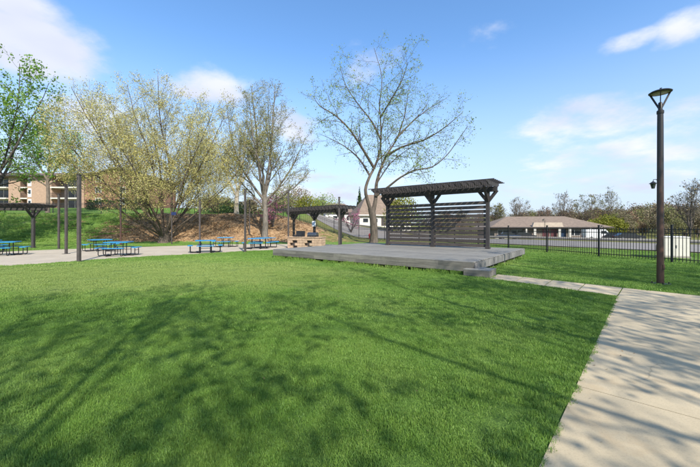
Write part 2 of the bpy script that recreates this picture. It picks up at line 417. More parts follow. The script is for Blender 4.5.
M['path'] = concretemat('path_concrete', (.52, .42, .265))
M['patio'] = concretemat('patio_concrete', (.47, .395, .29), .35)
M['road'] = concretemat('road_asphalt', (.235, .208, .175), .3)
M['kerb'] = concretemat('kerb_concrete', (.33, .30, .25), .3)
def deckmat(name, base, stretch):
    t = NT(name); a = t.noise(.9, 6, .65); g = t.noise(10, 5, .65, False, stretch); b = t.noise(3.5, 5, .7)
    oi = t.n.new('ShaderNodeObjectInfo').outputs['Random']
    col = t.ramp(g, (.28, tuple(x*.62 for x in base)), (.52, base), (.74, tuple(min(1, x*1.35) for x in base)))
    col = t.mix(t.ramp(b, (.5, 0.0), (.75, .55)), col, tuple(x*.55 for x in base))
    col = t.mix(t.ramp(a, (.52, 0.0), (.74, .45)), col, (base[0]*1.55, base[1]*1.5, base[2]*1.4))
    col = t.mix(.5 if 'deck' in name else .8, col, t.ramp(oi, (0, (.62, .62, .62)), (1, (1.3, 1.3, 1.28))), 'MULTIPLY')
    t.color(col).rough(.8); t.bump(g, .4, .01); return t.m
M['deck'] = deckmat('weathered_deck_board', (.205, .193, .165), (.12, 3, 3))
M['skirt'] = deckmat('weathered_skirt_board', (.19, .18, .165), (3, 3, .3))
M['fascia'] = deckmat('weathered_fascia_board', (.185, .168, .135), (.12, 3, 1.5))

# ------------------------------------------------------------------ terrain and paving
def build_ground():
    def axis(segs):
        a = []
        for s0, s1, st in segs: a += list(np.arange(s0, s1, st))
        return np.array(a+[segs[-1][1]])
    xs = axis([(-2500, -600, 380), (-600, -200, 100), (-200, -70, 13), (-70, -45, 2.5), (-45, 12, .6), (12, 45, 1.1), (45, 120, 5), (120, 300, 30), (300, 600, 100), (600, 2500, 380)])
    ys = axis([(-400, -60, 85), (-60, -12, 6), (-12, 30, 1.4), (30, 46, .4), (46, 80, 1.2), (80, 140, 4), (140, 400, 26), (400, 800, 100), (800, 3000, 440)])
    X, Y = np.meshgrid(xs, ys); Z = terrain(X, Y)
    onb = ss(32.6, 34, Y)*ss(43, 41.5, Y)*ss(2, -5, X)
    Z = Z+onb*(rng.normal(0, .055, X.shape)+.12*np.sin(X*1.7+Y*.9)*np.sin(X*.63-Y*1.3))
    V = np.stack([X.ravel(), Y.ravel(), Z.ravel()], 1)
    nx, ny = len(xs), len(ys); i = np.arange(nx*ny).reshape(ny, nx)
    q = np.stack([i[:-1, :-1].ravel(), i[:-1, 1:].ravel(), i[1:, 1:].ravel(), i[1:, :-1].ravel()], 1)
    me = np_mesh('ground', V, q, mats=[M['ground']], smooth=True)
    # bare straw-covered bank; its far ends are overgrown
    fx = .95*ss(-31, -24, X)*ss(-2, -9, X)+.38*ss(-36, -31, X)*ss(-24, -31, X)*0+.42*ss(-10, -5, X)*ss(4, -1, X)
    straw = fx*ss(32.2, 33.8, Y)*ss(43.0, 41.4, Y)+.40*ss(-29, -32, X)*ss(34, 37, Y)*ss(43.2, 41.6, Y)
    a = me.attributes.new('straw', 'FLOAT', 'POINT'); a.data.foreach_set('value', straw.ravel().astype(np.float32))
    dry = ss(-14, -5, X)*ss(31.5, 35, Y)*.8+ss(23.5, 27, Y+X*.7-8)*ss(8, 14, X)*.75+ss(10, 13, (X-14.2)*.81+(Y-30.2)*.58)*.5
    a = me.attributes.new('dry', 'FLOAT', 'POINT'); a.data.foreach_set('value', np.clip(dry, 0, 1).ravel().astype(np.float32))
    return props(link('ground', me), 'mown green lawn and straw covered bank', 'ground', kind='structure')
build_ground()

def sheet(name, poly, z, thick, mat, parent=None):
    m = MB(); m.prism([(p[0], p[1]) for p in poly], 'z', z-thick, z)
    return m.build(name, mat, parent)
def dens(poly, n, jit=0.0):
    out = []
    for i in range(len(poly)-1):
        a, b = Vector(poly[i]), Vector(poly[i+1])
        for k in range(n):
            p = a.lerp(b, k/n); p.x += random.gauss(0, jit); p.y += random.gauss(0, jit); out.append(p)
    out.append(Vector(poly[-1])); return out
# patio of poured concrete
near = [at(*p) for p in ((-140, 276), (-60, 270.5), (0, 266.3), (45, 263.5), (85, 260.6), (120, 258), (150, 256.3), (185, 254.6), (215, 252.9), (262, 250.3))]
far = [at(*p) for p in ((340, 246.6), (352, 245.6), (330, 244.6), (270, 244.0), (215, 244.7), (150, 246.8), (100, 248.2), (60, 249.5), (0, 252), (-140, 257))]
patio = props(sheet('patio', near+far, .012, .15, M['patio']), 'pale concrete patio', 'patio', kind='structure')
PATIO = [(p.x, p.y) for p in near+far]

# concrete path in slabs: the walk beside the lawn, and the link to the stage steps
path = props(empty('path', (0, 0, 0)), 'pale concrete path', 'path', kind='structure')
LA, LB = at(540, 467), at(617.2, 296.8)              # lawn-side edge of the walk
pd = (LB-LA).normalized(); pn = Vector((pd.y, -pd.x, 0)); LA0 = LA-pd*9
walk_len = (LB-LA0).length; W = 2.9
ends = [0.0]
e = walk_len-1.9
cuts = []
while e > 0: cuts.append(e); e -= 1.9
cuts = [0.0]+sorted(cuts)+[walk_len]
for a, b in zip(cuts[:-1], cuts[1:]):
    if b-a < .2: continue
    g = .006
    for w0, w1 in ((0, W),):
        q = [LA0+pd*(a+g)+pn*w0, LA0+pd*(a+g)+pn*w1, LA0+pd*(b-g)+pn*w1, LA0+pd*(b-g)+pn*w0]
        sheet('slab', q, .014, .12, M['path'], path)
# link path polygons
n0, n1 = at(488.5, 278.9), LB-pd*0
f0, f1, f2 = at(497.7, 274.6), at(622.6, 288.3), at(700, 296.4)
fd = (f2-f1).normalized()
f3 = f1+fd*6
c1 = LB+pn*W
K = 4
for i in range(K):
    a0, a1 = i/K, (i+1)/K; gg = .004
    q = [n0.lerp(n1, a0+gg), n0.lerp(n1, a1-gg), f0.lerp(f1, a1-gg), f0.lerp(f1, a0+gg)]
    sheet('slab', q, .014, .12, M['path'], path)
e0 = LB+pd*.012+pn*.012
endp = f1+fd*3.2
q = [LB+pn*.012+pd*.004, LB+pn*W+pd*.004, endp, f1+fd*.014]
sheet('slab', q, .014, .12, M['path'], path)
q = [LB+pn*W+pd*.016, LB+pn*(W+6)+pd*.016-pd*.6, endp+fd*6, endp+fd*.014]
sheet('slab', q, .014, .12, M['path'], path)
PATHPOLYS = [[LA0, LA0+pn*W, LB+pn*W, LB], [n0, n1, f1, f0], [LB, LB+pn*(W+6), f1+fd*9, f1]]

# road beyond the fence with kerbs
def road_strip(name, off0, off1, dz, mat, label, parent=None, thick=None):
    u = Vector((-.58, .81, 0)).normalized(); n = Vector((.81, .58, 0)).normalized()
    o = Vector((14.2, 30.2, 0)); V = []; rows = 0; w = [off0+(off1-off0)*k/8 for k in range(9)]
    for s in np.arange(-46, 150, 1.5):
        bend = .0012*max(0, s-15)**2
        for k in w:
            p = o+u*s+n*(k+bend); V.append((p.x, p.y, th(p.x, p.y)+dz))
        rows += 1
    V = np.array(V); i = np.arange(rows*9).reshape(rows, 9)
    q = np.stack([i[:-1, :-1].ravel(), i[:-1, 1:].ravel(), i[1:, 1:].ravel(), i[1:, :-1].ravel()], 1)[:, ::-1]
    o_ = link(name, np_mesh(name, V, q, mats=[mat], smooth=True))
    if thick:
        md = o_.modifiers.new('thickness', 'SOLIDIFY'); md.thickness = thick; md.offset = -1
    return props(o_, label, name, kind='structure')
road_strip('road', 0, 12.5, .05, M['road'], 'grey asphalt road beyond the fence')
road_strip('kerb', 12.505, 12.7, .15, M['kerb'], 'pale kerb along the far side of the road', thick=.3)

# ------------------------------------------------------------------ grass blades
def in_poly(P, poly):
    x, y = P[:, 0], P[:, 1]; inside = np.zeros(len(P), bool); n = len(poly)
    for i in range(n):
        x0, y0 = poly[i][0], poly[i][1]; x1, y1 = poly[(i+1) % n][0], poly[(i+1) % n][1]
        c = ((y0 > y) != (y1 > y)) & (x < (x1-x0)*(y-y0)/(y1-y0+1e-12)+x0); inside ^= c
    return inside
def blades(n, rad, h, w, seed):
    g = np.random.default_rng(seed)
    r = rad*np.sqrt(g.random(n)); a = g.random(n)*6.283; base = np.stack([r*np.cos(a), r*np.sin(a), np.zeros(n)-.004], 1)
    ang = g.random(n)*6.283; lean = np.abs(g.normal(.35, .28, n)); hh = h*g.uniform(.55, 1.25, n)
    dirv = np.stack([np.cos(ang), np.sin(ang), np.zeros(n)], 1)
    fa = g.random(n)*6.283; side = np.stack([np.cos(fa), np.sin(fa), np.zeros(n)], 1)*(w*g.uniform(.6, 1.3, n)/2)[:, None]
    mid = base+dirv*(hh*lean*.35)[:, None]; mid[:, 2] += hh*.6
    tip = base+dirv*(hh*lean*1.15)[:, None]; tip[:, 2] += hh*np.clip(1-.35*lean, .3, 1)
    V = np.stack([base-side, base+side, mid+side*.75, mid-side*.75, tip], 1).reshape(-1, 3)
    k = np.arange(n)*5
    return V, np.stack([k, k+1, k+2, k+3], 1), np.stack([k+3, k+2, k+4], 1)
def grass_object(name, pts, nb, rad, h, w, seed, label):
    V, q, t = blades(nb, rad, h, w, seed); nv = len(V)
    me = np_mesh(name, np.concatenate([V, pts]), q, t, mats=[M['blade']])
    a = me.attributes.new('spot', 'FLOAT', 'POINT'); a.data.foreach_set('value', np.concatenate([np.zeros(nv), np.ones(len(pts))]).astype(np.float32))
    o = props(link(name, me), label, 'grass', kind='stuff')
    ng = bpy.data.node_groups.new(name, 'GeometryNodeTree')
    ng.interface.new_socket('Geometry', in_out='INPUT', socket_type='NodeSocketGeometry')
    ng.interface.new_socket('Geometry', in_out='OUTPUT', socket_type='NodeSocketGeometry')
    N, L = ng.nodes, ng.links
    gi, go = N.new('NodeGroupInput'), N.new('NodeGroupOutput')
    na = N.new('GeometryNodeInputNamedAttribute'); na.data_type = 'FLOAT'; na.inputs['Name'].default_value = 'spot'
    cmp = N.new('FunctionNodeCompare'); cmp.data_type = 'FLOAT'; cmp.operation = 'GREATER_THAN'; cmp.inputs[1].default_value = .5
    L.new(na.outputs[0], cmp.inputs[0])
    sp = N.new('GeometryNodeSeparateGeometry'); sp.domain = 'POINT'; L.new(gi.outputs[0], sp.inputs[0]); L.new(cmp.outputs[0], sp.inputs[1])
    mp = N.new('GeometryNodeMeshToPoints'); L.new(sp.outputs[0], mp.inputs['Mesh'])
    iop = N.new('GeometryNodeInstanceOnPoints'); L.new(mp.outputs[0], iop.inputs['Points']); L.new(sp.outputs[1], iop.inputs['Instance'])
    rr = N.new('FunctionNodeRandomValue'); rr.data_type = 'FLOAT_VECTOR'
    rr.inputs[0].default_value = (-.06, -.06, 0); rr.inputs[1].default_value = (.06, .06, 6.283)
    L.new(rr.outputs[0], iop.inputs['Rotation'])
    rs = N.new('FunctionNodeRandomValue'); rs.data_type = 'FLOAT_VECTOR'
    rs.inputs[0].default_value = (.85, .85, .65); rs.inputs[1].default_value = (1.25, 1.25, 1.3); rs.inputs['Seed'].default_value = 5
    L.new(rs.outputs[0], iop.inputs['Scale'])
    L.new(iop.outputs[0], go.inputs[0])
    md = o.modifiers.new('grass', 'NODES'); md.node_group = ng
    return o

DZ = .445
FR = Vector((4.09, 10.72, 0)); U = Vector((.788, -.616, 0)); Vv = Vector((.616, .788, 0)); DL, DW = 10.3, 8.6
DECKPOLY = [FR+U*.05-Vv*.02, FR+U*.05+Vv*DW, FR-U*DL+Vv*DW, FR-U*DL-Vv*.02]
def lawn_points(y0, y1, step):
    xs = np.arange(-1.25*y1-3, 1.25*y1+3, step); ys = np.arange(y0, y1, step)
    X, Y = np.meshgrid(xs, ys); P = np.stack([X.ravel(), Y.ravel()], 1); P = P+rng.uniform(-step*.26, step*.26, P.shape)
    P = P[np.abs(P[:, 0]) < 1.16*P[:, 1]+1.6]
    k = ~in_poly(P, [(p[0], p[1]) for p in DECKPOLY])
    for poly in PATHPOLYS: k &= ~in_poly(P, [(p[0], p[1]) for p in poly])
    k &= ~in_poly(P, PATIO)
    k &= ((P[:, 0]-14.2)*.81+(P[:, 1]-30.2)*.58) < -1.0          # not on the road
    P = P[k]; return np.column_stack([P, terrain(P[:, 0], P[:, 1])])
def edge_keep(P, d):
    k = np.ones(len(P), bool)
    for poly in PATHPOLYS+[[Vector((a, b, 0)) for a, b in PATIO]]:
        for i in range(len(poly)):
            a, b = np.array(poly[i][:2]), np.array(poly[(i+1) % len(poly)][:2]); ab = b-a
            t = np.clip(((P[:, :2]-a)@ab)/(ab@ab), 0, 1); q = a+t[:, None]*ab
            k &= np.hypot(*(P[:, :2]-q).T) > d
    return k
def lawn_band(y0, y1, step, nb, h, w, seed, label):
    P = lawn_points(y0, y1, step); P = P[edge_keep(P, step*.78)]
    grass_object('lawn_grass', P, nb, step*.78, h, w, seed, label)
def lawn_edge(y0, y1, step, d0, d1, nb, h, w, seed, label):
    P = lawn_points(y0, y1, step); P = P[~edge_keep(P, d1)]; P = P[edge_keep(P, d0)]
    grass_object('lawn_grass', P, nb, step*.85, h, w, seed, label)
lawn_band(1.2, 5.5, .34, 2700, .030, .0038, 1, 'short mown grass blades of the lawn close to the path')
lawn_band(5.5, 13.0, .55, 2300, .032, .0068, 2, 'short mown grass blades of the lawn before the stage')
lawn_band(13.0, 31.0, 1.0, 1500, .040, .014, 3, 'short mown grass around the patio and along the fence')
ep = []
for k in range(900):
    a_ = random.random(); q_ = LA0.lerp(LB, a_) if k < 600 else n0.lerp(n1, a_)
    out_ = (pn if k < 600 else Vector((-(n1-n0).y, (n1-n0).x, 0)).normalized())
    w_ = .5+.5*math.sin(a_*31+math.sin(a_*77)*2)
    q_ = q_+out_*(random.gauss(-.02, .012)+.018*w_*w_); ep.append((q_.x, q_.y, .004))
grass_object('lawn_grass', np.array(ep), 26, .04, .036, .0042, 8, 'ragged grass fringe spilling over the path edge')
lawn_edge(1.2, 8.0, .11, .03, .30, 150, .040, .0042, 4, 'longer grass tufts creeping over the path edge')
bx = rng.uniform(-52, -24, 1500); by = rng.uniform(30.5, 46, 1500); kb = rng.random(1500) < np.clip((-23-bx)/6, .12, 1)
grass_object('rough_grass', np.column_stack([bx, by, terrain(bx, by)])[kb], 260, .75, .11, .022, 9, 'longer rough grass on the green end of the bank')
lawn_edge(8.0, 22.0, .26, .08, .80, 150, .050, .010, 5, 'longer grass tufts along the patio edge')

wp = []
for k in range(150):
    t_ = random.random(); q_ = FR-U*(DL*t_)-Vv*(.05+abs(random.gauss(0, .05))); wp.append((q_.x, q_.y, 0))
for k in range(40):
    q_ = FR+U*(.06+abs(random.gauss(0, .05)))+Vv*random.uniform(.7, DW); wp.append((q_.x, q_.y, 0))
grass_object('weed_tufts', np.array(wp), 26, .09, .13, .012, 6, 'pale uncut weeds growing along the foot of the stage')

# ------------------------------------------------------------------ stage deck
def frame_dir(d): return math.atan2(d.y, d.x)
RZ = frame_dir(U)
def build_stage():
    s = empty('stage_deck', FR, RZ, 'low grey weathered wooden stage deck on the lawn under the slatted trellis', 'stage')
    # local x runs along the front (negative to the patio), local y to the back
    bw = .142; n = int(DW/(bw+.006)); bwid = DW/n
    bm = MB(); bm.box(-DL, 0, 0, bwid-.006, DZ-.035, DZ, .004)
    me = bm.mesh('board', M['deck'])
    for i in range(n): 
        link('board', me, s, (random.uniform(-.006, .006), i*bwid+.003, random.uniform(-.002, .002)))
    # fascia of wide boards all round, butt jointed
    z0, z1 = .115, DZ-.038
    segs = [0, 2.44, 4.88, 7.32, DL]
    for row, (a, b) in enumerate(((z0, z0+.14), (z0+.145, z1))):
        cutx = segs if row == 0 else [0, 1.22, 3.66, 6.1, 8.54, DL]
        for x0, x1 in zip(cutx[:-1], cutx[1:]):
            MB().box(-x1+.002, -x0-.002, -.03, 0, a, b, .003).build('fascia_board', M['fascia'], s)
    for y0, y1 in ((0, 2.9), (2.9, 5.8), (5.8, DW)):
        MB().box(-DL-.03, -DL-.001, y0+.002, y1-.002, z0, z1, .003).build('fascia_board', M['fascia'], s)
    MB().box(-DL, 0, DW+.001, DW+.03, z0, z1, .003).build('fascia_board', M['fascia'], s)
    ns = 27; sm = MB().box(.001, .03, .003, DW/ns-.003, z0+.04, z1, .003).mesh('skirt_board', M['skirt'])
    for k in range(ns): link('skirt_board', sm, s, (random.uniform(-.004, .004), k*DW/ns, 0))
    # joists and short posts
    for x in np.arange(-DL+.3, -.2, .6): MB().box(x-.02, x+.02, .05, DW-.05, .2, DZ-.037).build('joist', M['stain'], s)
    pm = MB().box(-.065, .065, -.065, .065, -.05, .2).mesh('support_post', M['fascia'])
    for y in (.5, 2.6, 4.5, 6.4, 8.2):
        for x in (-.12, -2.6, -5.1, -7.6, -10.1): link('support_post', pm, s, (x, y, 0))
    pm2 = MB().box(-.06, .06, -.05, .05, -.05, .113).mesh('support_post', M['stain'])
    for x in np.arange(-9.8, -.2, 1.6): link('support_post', pm2, s, (x, .1, 0))
    return s
build_stage()
def build_step():
    # block step butted against the right end of the front edge
    p = at(490, 278.7)
    s = empty('stage_step', FR+U*.045-Vv*.30, RZ, 'single grey wooden block step at the corner of the stage where the path starts', 'step')
    w, d, h = .82, .82, .235
    for k in range(5): MB().box(-.30, w-.30, k*d/5+.003, (k+1)*d/5-.003, h-.035, h, .004).build('tread_board', M['deck'], s)
    MB().box(-.29, w-.31, .0, .025, .0, h-.037, .003).build('riser_board', M['fascia'], s)
    MB().box(w-.335, w-.31, .027, d, .0, h-.037, .003).build('riser_board', M['fascia'], s)
    MB().box(-.29, -.265, .027, .28, .0, h-.037, .003).build('riser_board', M['fascia'], s)
    return s
build_step()

# ------------------------------------------------------------------ pergolas on a single row of posts
def pergola(loc, rz, label, posts, zb, length, x0, over_f, over_b, nraf, slats=None, base=0.0, sz=.17, nlath=7, group=None, name='pergola'):
    """posts along local x; local -y towards the lawn"""
    s = empty(name, loc, rz, label, 'pergola', group)
    pm = MB().box(-sz/2, sz/2, -sz/2, sz/2, base, zb+.26, .008).mesh('post', M['stain'])
    ft = MB().box(-sz/2-.03, sz/2+.03, -sz/2-.03, sz/2+.03, base+.001, base+.12, .01).mesh('post_base', M['stain'])
    for x in posts:
        p = link('post', pm, s, (x, 0, 0)); link('post_base', ft, p)
        # knee braces up to the beams and out to the rafters
        for sg in (-1, 1):
            MB().bar((x+sg*.03, 0, zb-.50), (x+sg*.46, 0, zb+.06), .16, .10, (0, 1, 0)).build('brace', M['stain'], s)
            if sg < 0 or over_b > .8:
                MB().bar((x, sg*.03, zb-.55), (x, sg*.70, zb+.24), .07, .13, (1, 0, 0)).build('brace', M['stain'], s)
    bmsh = MB().box(x0, x0+length, -.028, .028, zb, zb+.25, .004).mesh('beam', M['stain'])
    for y in (-sz/2-.03, sz/2+.03): link('beam', bmsh, s, (0, y, 0))
    # rafters with curved scroll ends
    yf, yb, h = -over_f, over_b, .20; za = zb+.252
    prof = [(yf, za+h), (yf, za+h*.62), (yf+.05, za+h*.45), (yf+.12, za+h*.40), (yf+.18, za+h*.18), (yf+.28, za)]
    prof += [(yb-.28, za), (yb-.18, za+h*.18), (yb-.12, za+h*.40), (yb-.05, za+h*.45), (yb, za+h*.62), (yb, za+h)]
    rm = MB().prism(prof, 'x', -.022, .022).mesh('rafter', M['stain'])
    for k in range(nraf): link('rafter', rm, s, (x0+.10+(length-.2)*k/(nraf-1), 0, 0))
    lm = MB().box(x0-.22, x0+length+.22, -.02, .02, za+h+.002, za+h+.045).mesh('lath', M['stain'])
    for k in range(nlath): link('lath', lm, s, (0, yf+.12+(yb-yf-.24)*k/(nlath-1), 0))
    if slats:
        z0, z1, n, hgt = slats
        for a, b in zip(sorted(posts)[:-1], sorted(posts)[1:]):
            sm = MB().box(a+sz/2+.002, b-sz/2-.002, -.018, .018, 0, hgt, .003).mesh('slat', M['slat'])
            for k in range(n): link('slat', sm, s, (0, random.uniform(-.004, .004), z0+(z1-z0-hgt)*k/(n-1)+random.uniform(-.006, .006))).rotation_euler = (0, R(random.uniform(-.12, .12)), 0)
    return s
PR = FR-U*1.46+Vv*7.05
pergola((PR.x, PR.y, 0), RZ, 'dark pergola with horizontal slat screen standing at the back of the stage', (0, -3.08, -6.15), 3.46, 6.95, -6.5, 1.5, .75, 22,
        (DZ+.07, 2.98, 11, .175), base=DZ, name='slatted_pergola', nlath=7)
B1, B0 = atd(340.5, 25.2), atd(293.8, 29.6)
bd = B1-B0; 
pergola((B1.x, B1.y, 0), frame_dir(bd), 'dark open pergola standing over the tan grill counter', (0, -bd.length*.52, -bd.length), 2.75, bd.length+1.7, -bd.length-1.0, 1.25, 1.1, 20, sz=.16)
L1 = at(33.3, 248); L0 = Vector((-33.2, 24.0, 0)); ld = L1-L0
pergola((L1.x, L1.y, 0), frame_dir(ld), 'dark open pergola at the patio end beside the leafy green tree', (0, -3.4, -6.8), 2.85, 8.4, -7.5, 1.25, 1.1, 20, sz=.17)

# ------------------------------------------------------------------ grill counter with two grills and a notice
def build_counter():
    c = atd(306.5, 24.6); rz = R(-17)
    s = empty('grill_counter', c, rz, 'tan masonry grill counter with two dark openings under the open pergola', 'counter')
    Lc, Dp, H = 2.75, .85, .80
    # masonry courses as separate blocks, openings left free
    bl, bh = .40, .20; blocks = []
    def wall(x0, x1, y, axis):
        for r_ in range(4):
            off = 0 if r_ % 2 == 0 else bl/2; a = x0-off
            while a < x1:
                p, q = max(a, x0), min(a+bl, x1)
                if q-p > .05:
                    if not (axis == 'x' and any(o0 < (p+q)/2 < o1 and r_ < 3 for o0, o1 in ((-1.12, -.72), (.22, .62)))):
                        blocks.append((axis, p, q, y, r_))
                a += bl
    wall(-Lc/2, Lc/2, -Dp/2, 'x'); wall(-Dp/2+.19, Dp/2, Lc/2-.19, 'y'); wall(-Dp/2+.19, Dp/2, -Lc/2, 'y')
    for axis, p, q, y, r_ in blocks:
        j = random.uniform(-.006, .006); g = .005
        if axis == 'x': MB().box(p+g, q-g, y+j, y+.19+j, r_*bh+g, (r_+1)*bh-g, .008).build('block', M['brick_tan'], s)
        else: MB().box(y+j, y+.19+j, p+g, q-g, r_*bh+g, (r_+1)*bh-g, .008).build('block', M['brick_tan'], s)
    MB().box(-Lc/2+.02, Lc/2-.02, -Dp/2+.17, -Dp/2+.185, 0.0, H-.02).build('firebox', M['roof_dark'], s)
    MB().box(-Lc/2+.2, Lc/2-.2, Dp/2-.15, Dp/2, 0, H-.01).build('rear_wall', M['brick_tan'], s)
    for a, b in ((-Lc/2-.04, -.05), (-.045, Lc/2+.04)):
        MB().box(a, b, -Dp/2-.05, Dp/2+.03, H, H+.06, .01).build('counter_slab', M['brick_tan'], s)
    for gx, nm in ((-.62, 'dark hooded barbecue grill with lid up on the tan counter'), (.52, 'grey barbecue grill with closed round hood on the tan counter')):
        pos = c+Matrix.Rotation(rz, 3, 'Z')@Vector((gx, .02, H+.062))
        g = empty('barbecue_grill', pos, rz, nm, 'grill', 'grills on the counter')
        MB().box(-.36, .36, -.26, .26, 0, .11, .01).build('grill_body', M['blackmetal'], g)
        if gx < 0: MB().prism([(.26, .11), (.30, .42), (.22, .44), (.20, .12)], 'x', -.36, .36).build('hood', M['blackmetal'], g)
        else: MB().prism([(-.26, .115), (-.25, .22), (-.16, .31), (.0, .34), (.16, .31), (.25, .22), (.26, .115)], 'x', -.36, .36).build('hood', M['steel'], g)
        MB().tube([(-.28, -.29, .2), (.28, -.29, .2)], .012, 6).bar((-.28, -.29, .2), (-.28, -.24, .2), .015, .015).bar((.28, -.29, .2), (.28, -.24, .2), .015, .015).build('handle', M['steel'], g)
        for x in (-.2, 0, .2): MB().tube([(x, -.262, .055), (x, -.29, .055)], .022, 8).build('knob', M['steel'], g)
build_counter()
pp = B1-bd*.52
nt_ = empty('notice_board', pp+Vector((-.03, -.15, 1.65)), R(-20), 'small white notice hanging on the middle post of the open pergola', 'notice')
MB().box(-.17, .17, -.012, .012, 0, .46, .003).build('panel', M['white'], nt_); MB().box(-.13, .13, -.016, -.0125, .08, .36).build('print', simple('notice_print', (.35, .45, .55), .3, 20, .6), nt_)

# ------------------------------------------------------------------ string-light poles, sign post, lamp posts
def light_pole(px, D, H, label, w=.13):
    p = atd(px, D); p.z = th(p.x, p.y)
    w *= .88
    s = empty('light_pole', p, R(random.uniform(-7, 7)), label, 'pole', 'tall slim posts round the patio')
    MB().box(-w/2, w/2, -w/2, w/2, 0, H-.04, .006).build('shaft', M['pole'], s)
    MB().box(-w/2-.012, w/2+.012, -w/2-.012, w/2+.012, H-.04, H, .01).build('cap', M['blackmetal'], s)
    MB().box(-.14, .14, -.14, .14, .012, .03).build('base_plate', M['blackmetal'], s)
    MB().tube([(0, -w/2, H-.15), (0, -w/2-.05, H-.15), (0, -w/2-.06, H-.19), (0, -w/2-.03, H-.21)], .009, 6).build('hook', M['blackmetal'], s)
light_pole(79, at(79, 262).y, 4.0, 'tall slim brown post on the lawn edge of the patio before two blue tables', .135)
light_pole(66.2, at(66, 254).y, 4.0, 'tall slim brown post standing in the open middle of the patio', .125)
light_pole(58.8, at(59, 249).y, 4.0, 'tall slim brown post at the bank side of the patio near dark pergola', .12)
light_pole(245.2, at(245, 252.3).y, 4.0, 'tall slim dark post at the patio corner by the stage end', .125)
light_pole(199.8, 28.2, 3.95, 'tall slim brown post behind the blue tables near the many stemmed tree', .13)
light_pole(249.6, 35.0, 3.8, 'slim brown post on the grass before the bank by the grey trunked tree', .11)
light_pole(288.4, 25.6, 4.5, 'tall slim dark post at the end of the open pergola by the counter', .12)
light_pole(339.2, 24.3, 3.85, 'tall slim dark post just before the open pergola post beside the stage', .15)
def sign_post():
    p = atd(171.8, 29.5); s = empty('sign_post', p, 0, 'short metal post with small blue sign before the many stemmed tree', 'sign')
    MB().box(-.04, .04, -.04, .04, 0, 2.95, .004).build('post', M['pole'], s)
    MB().box(-.02, .42, -.055, -.042, 2.68, 2.95, .003).build('sign_panel', M['signblue'], s)
sign_post()

def lamp_post(loc, H, label, group=None, lean=0):
    s = empty('lamp_post', loc, R(18), label, 'street lamp', group)
    n = 16
    MB().lathe([(.082, .03), (.080, .5), (.070, H-1.0), (.066, H-.62)], n).build('shaft', M['lamp'], s, smooth=True)
    MB().lathe([(.078, H-.66), (.080, H-.64), (.080, H-.58), (.05, H-.55), (.045, H-.36), (.03, H-.34)], n).build('collar', M['blackmetal'], s, smooth=True)
    for k in range(3):
        a = R(90+120*k); ca, sa = math.cos(a), math.sin(a)
        MB().bar((ca*.03, sa*.03, H-.50), (ca*.23, sa*.23, H-.075), .022, .04).build('arm', M['blackmetal'], s)
    h = MB().lathe([(.235, H-.085), (.25, H-.08), (.255, H-.06), (.21, H-.03), (.13, H-.008), (.05, H), (.012, H+.002)], 28).build('lamp_head', M['blackmetal'], s, smooth=True)
    MB().lathe([(.05, H-.10), (.16, H-.097), (.19, H-.087)], 24).build('lens', M['lens'], h, smooth=True)
    MB().tube([(0, 0, H), (0, 0, H+.05), (.05, 0, H+.065)], .016, 6).build('photocell', M['blackmetal'], h)
    MB().box(-.17, .17, -.17, .17, 0.0, .03, .006).build('base_plate', M['blackmetal'], s)
    for sx in (-1, 1):
        for sy in (-1, 1): MB().tube([(sx*.125, sy*.125, .03), (sx*.125, sy*.125, .075)], .018, 6).build('anchor_bolt', M['blackmetal'], s)
    MB().box(-.035, .035, -.088, -.078, .42, .56, .002).build('access_cover', M['lamp'], s)
    return s
lp = at(660.3, 284.3)
lamp_post((lp.x, lp.y, 0), 5.42, 'tall brown and black lamp post with flat disc head on the grass behind the path')
q = atd(120.7, 28.6); lamp_post((q.x, q.y, 0), 5.45, 'tall reddish brown lamp post between the blue tables and the straw bank')
def lantern_post(loc, H, label, sc=1.0, globe=False):
    s = empty('lantern_post', loc, 0, label, 'street lamp')
    MB().lathe([(.09, 0), (.085, .35), (.055, .5), (.045, H-.42)], 10).build('shaft', M['blackmetal'], s, smooth=True)
    MB().tube([(0, 0, H-.45), (-.0, 0, H-.1), (-.10, 0, H+.02), (-.27, 0, H), (-.30, 0, H-.12)], .022, 6).build('arm', M['blackmetal'], s)
    h = MB().lathe([(.02, H-.10), (.06, H-.14), (.21, H-.26), (.21, H-.28)], 10, (-.30, 0)).build('lantern_cap', M['blackmetal'], s)
    MB().lathe([(.15, H-.282), (.08, H-.60)], 8, (-.30, 0)).build('lantern_glass', M['lens'] if globe else M['glass'], s)
q = atd(657.6, 21.6); lantern_post((q.x, q.y, 0), 4.75, 'slim black lantern post beyond the black fence behind the brown lamp post')
for px, D, H, lb in ((603.2, 62, 2.9, 'small pale lantern post beside lime green shrubs over the road'), (544.8, 64, 4.2, 'small dark lantern post before the low brown roofed building')):
    q = atd(px, D); zz = th(q.x, q.y); lantern_post((q.x, q.y, zz), H, lb, globe=True)

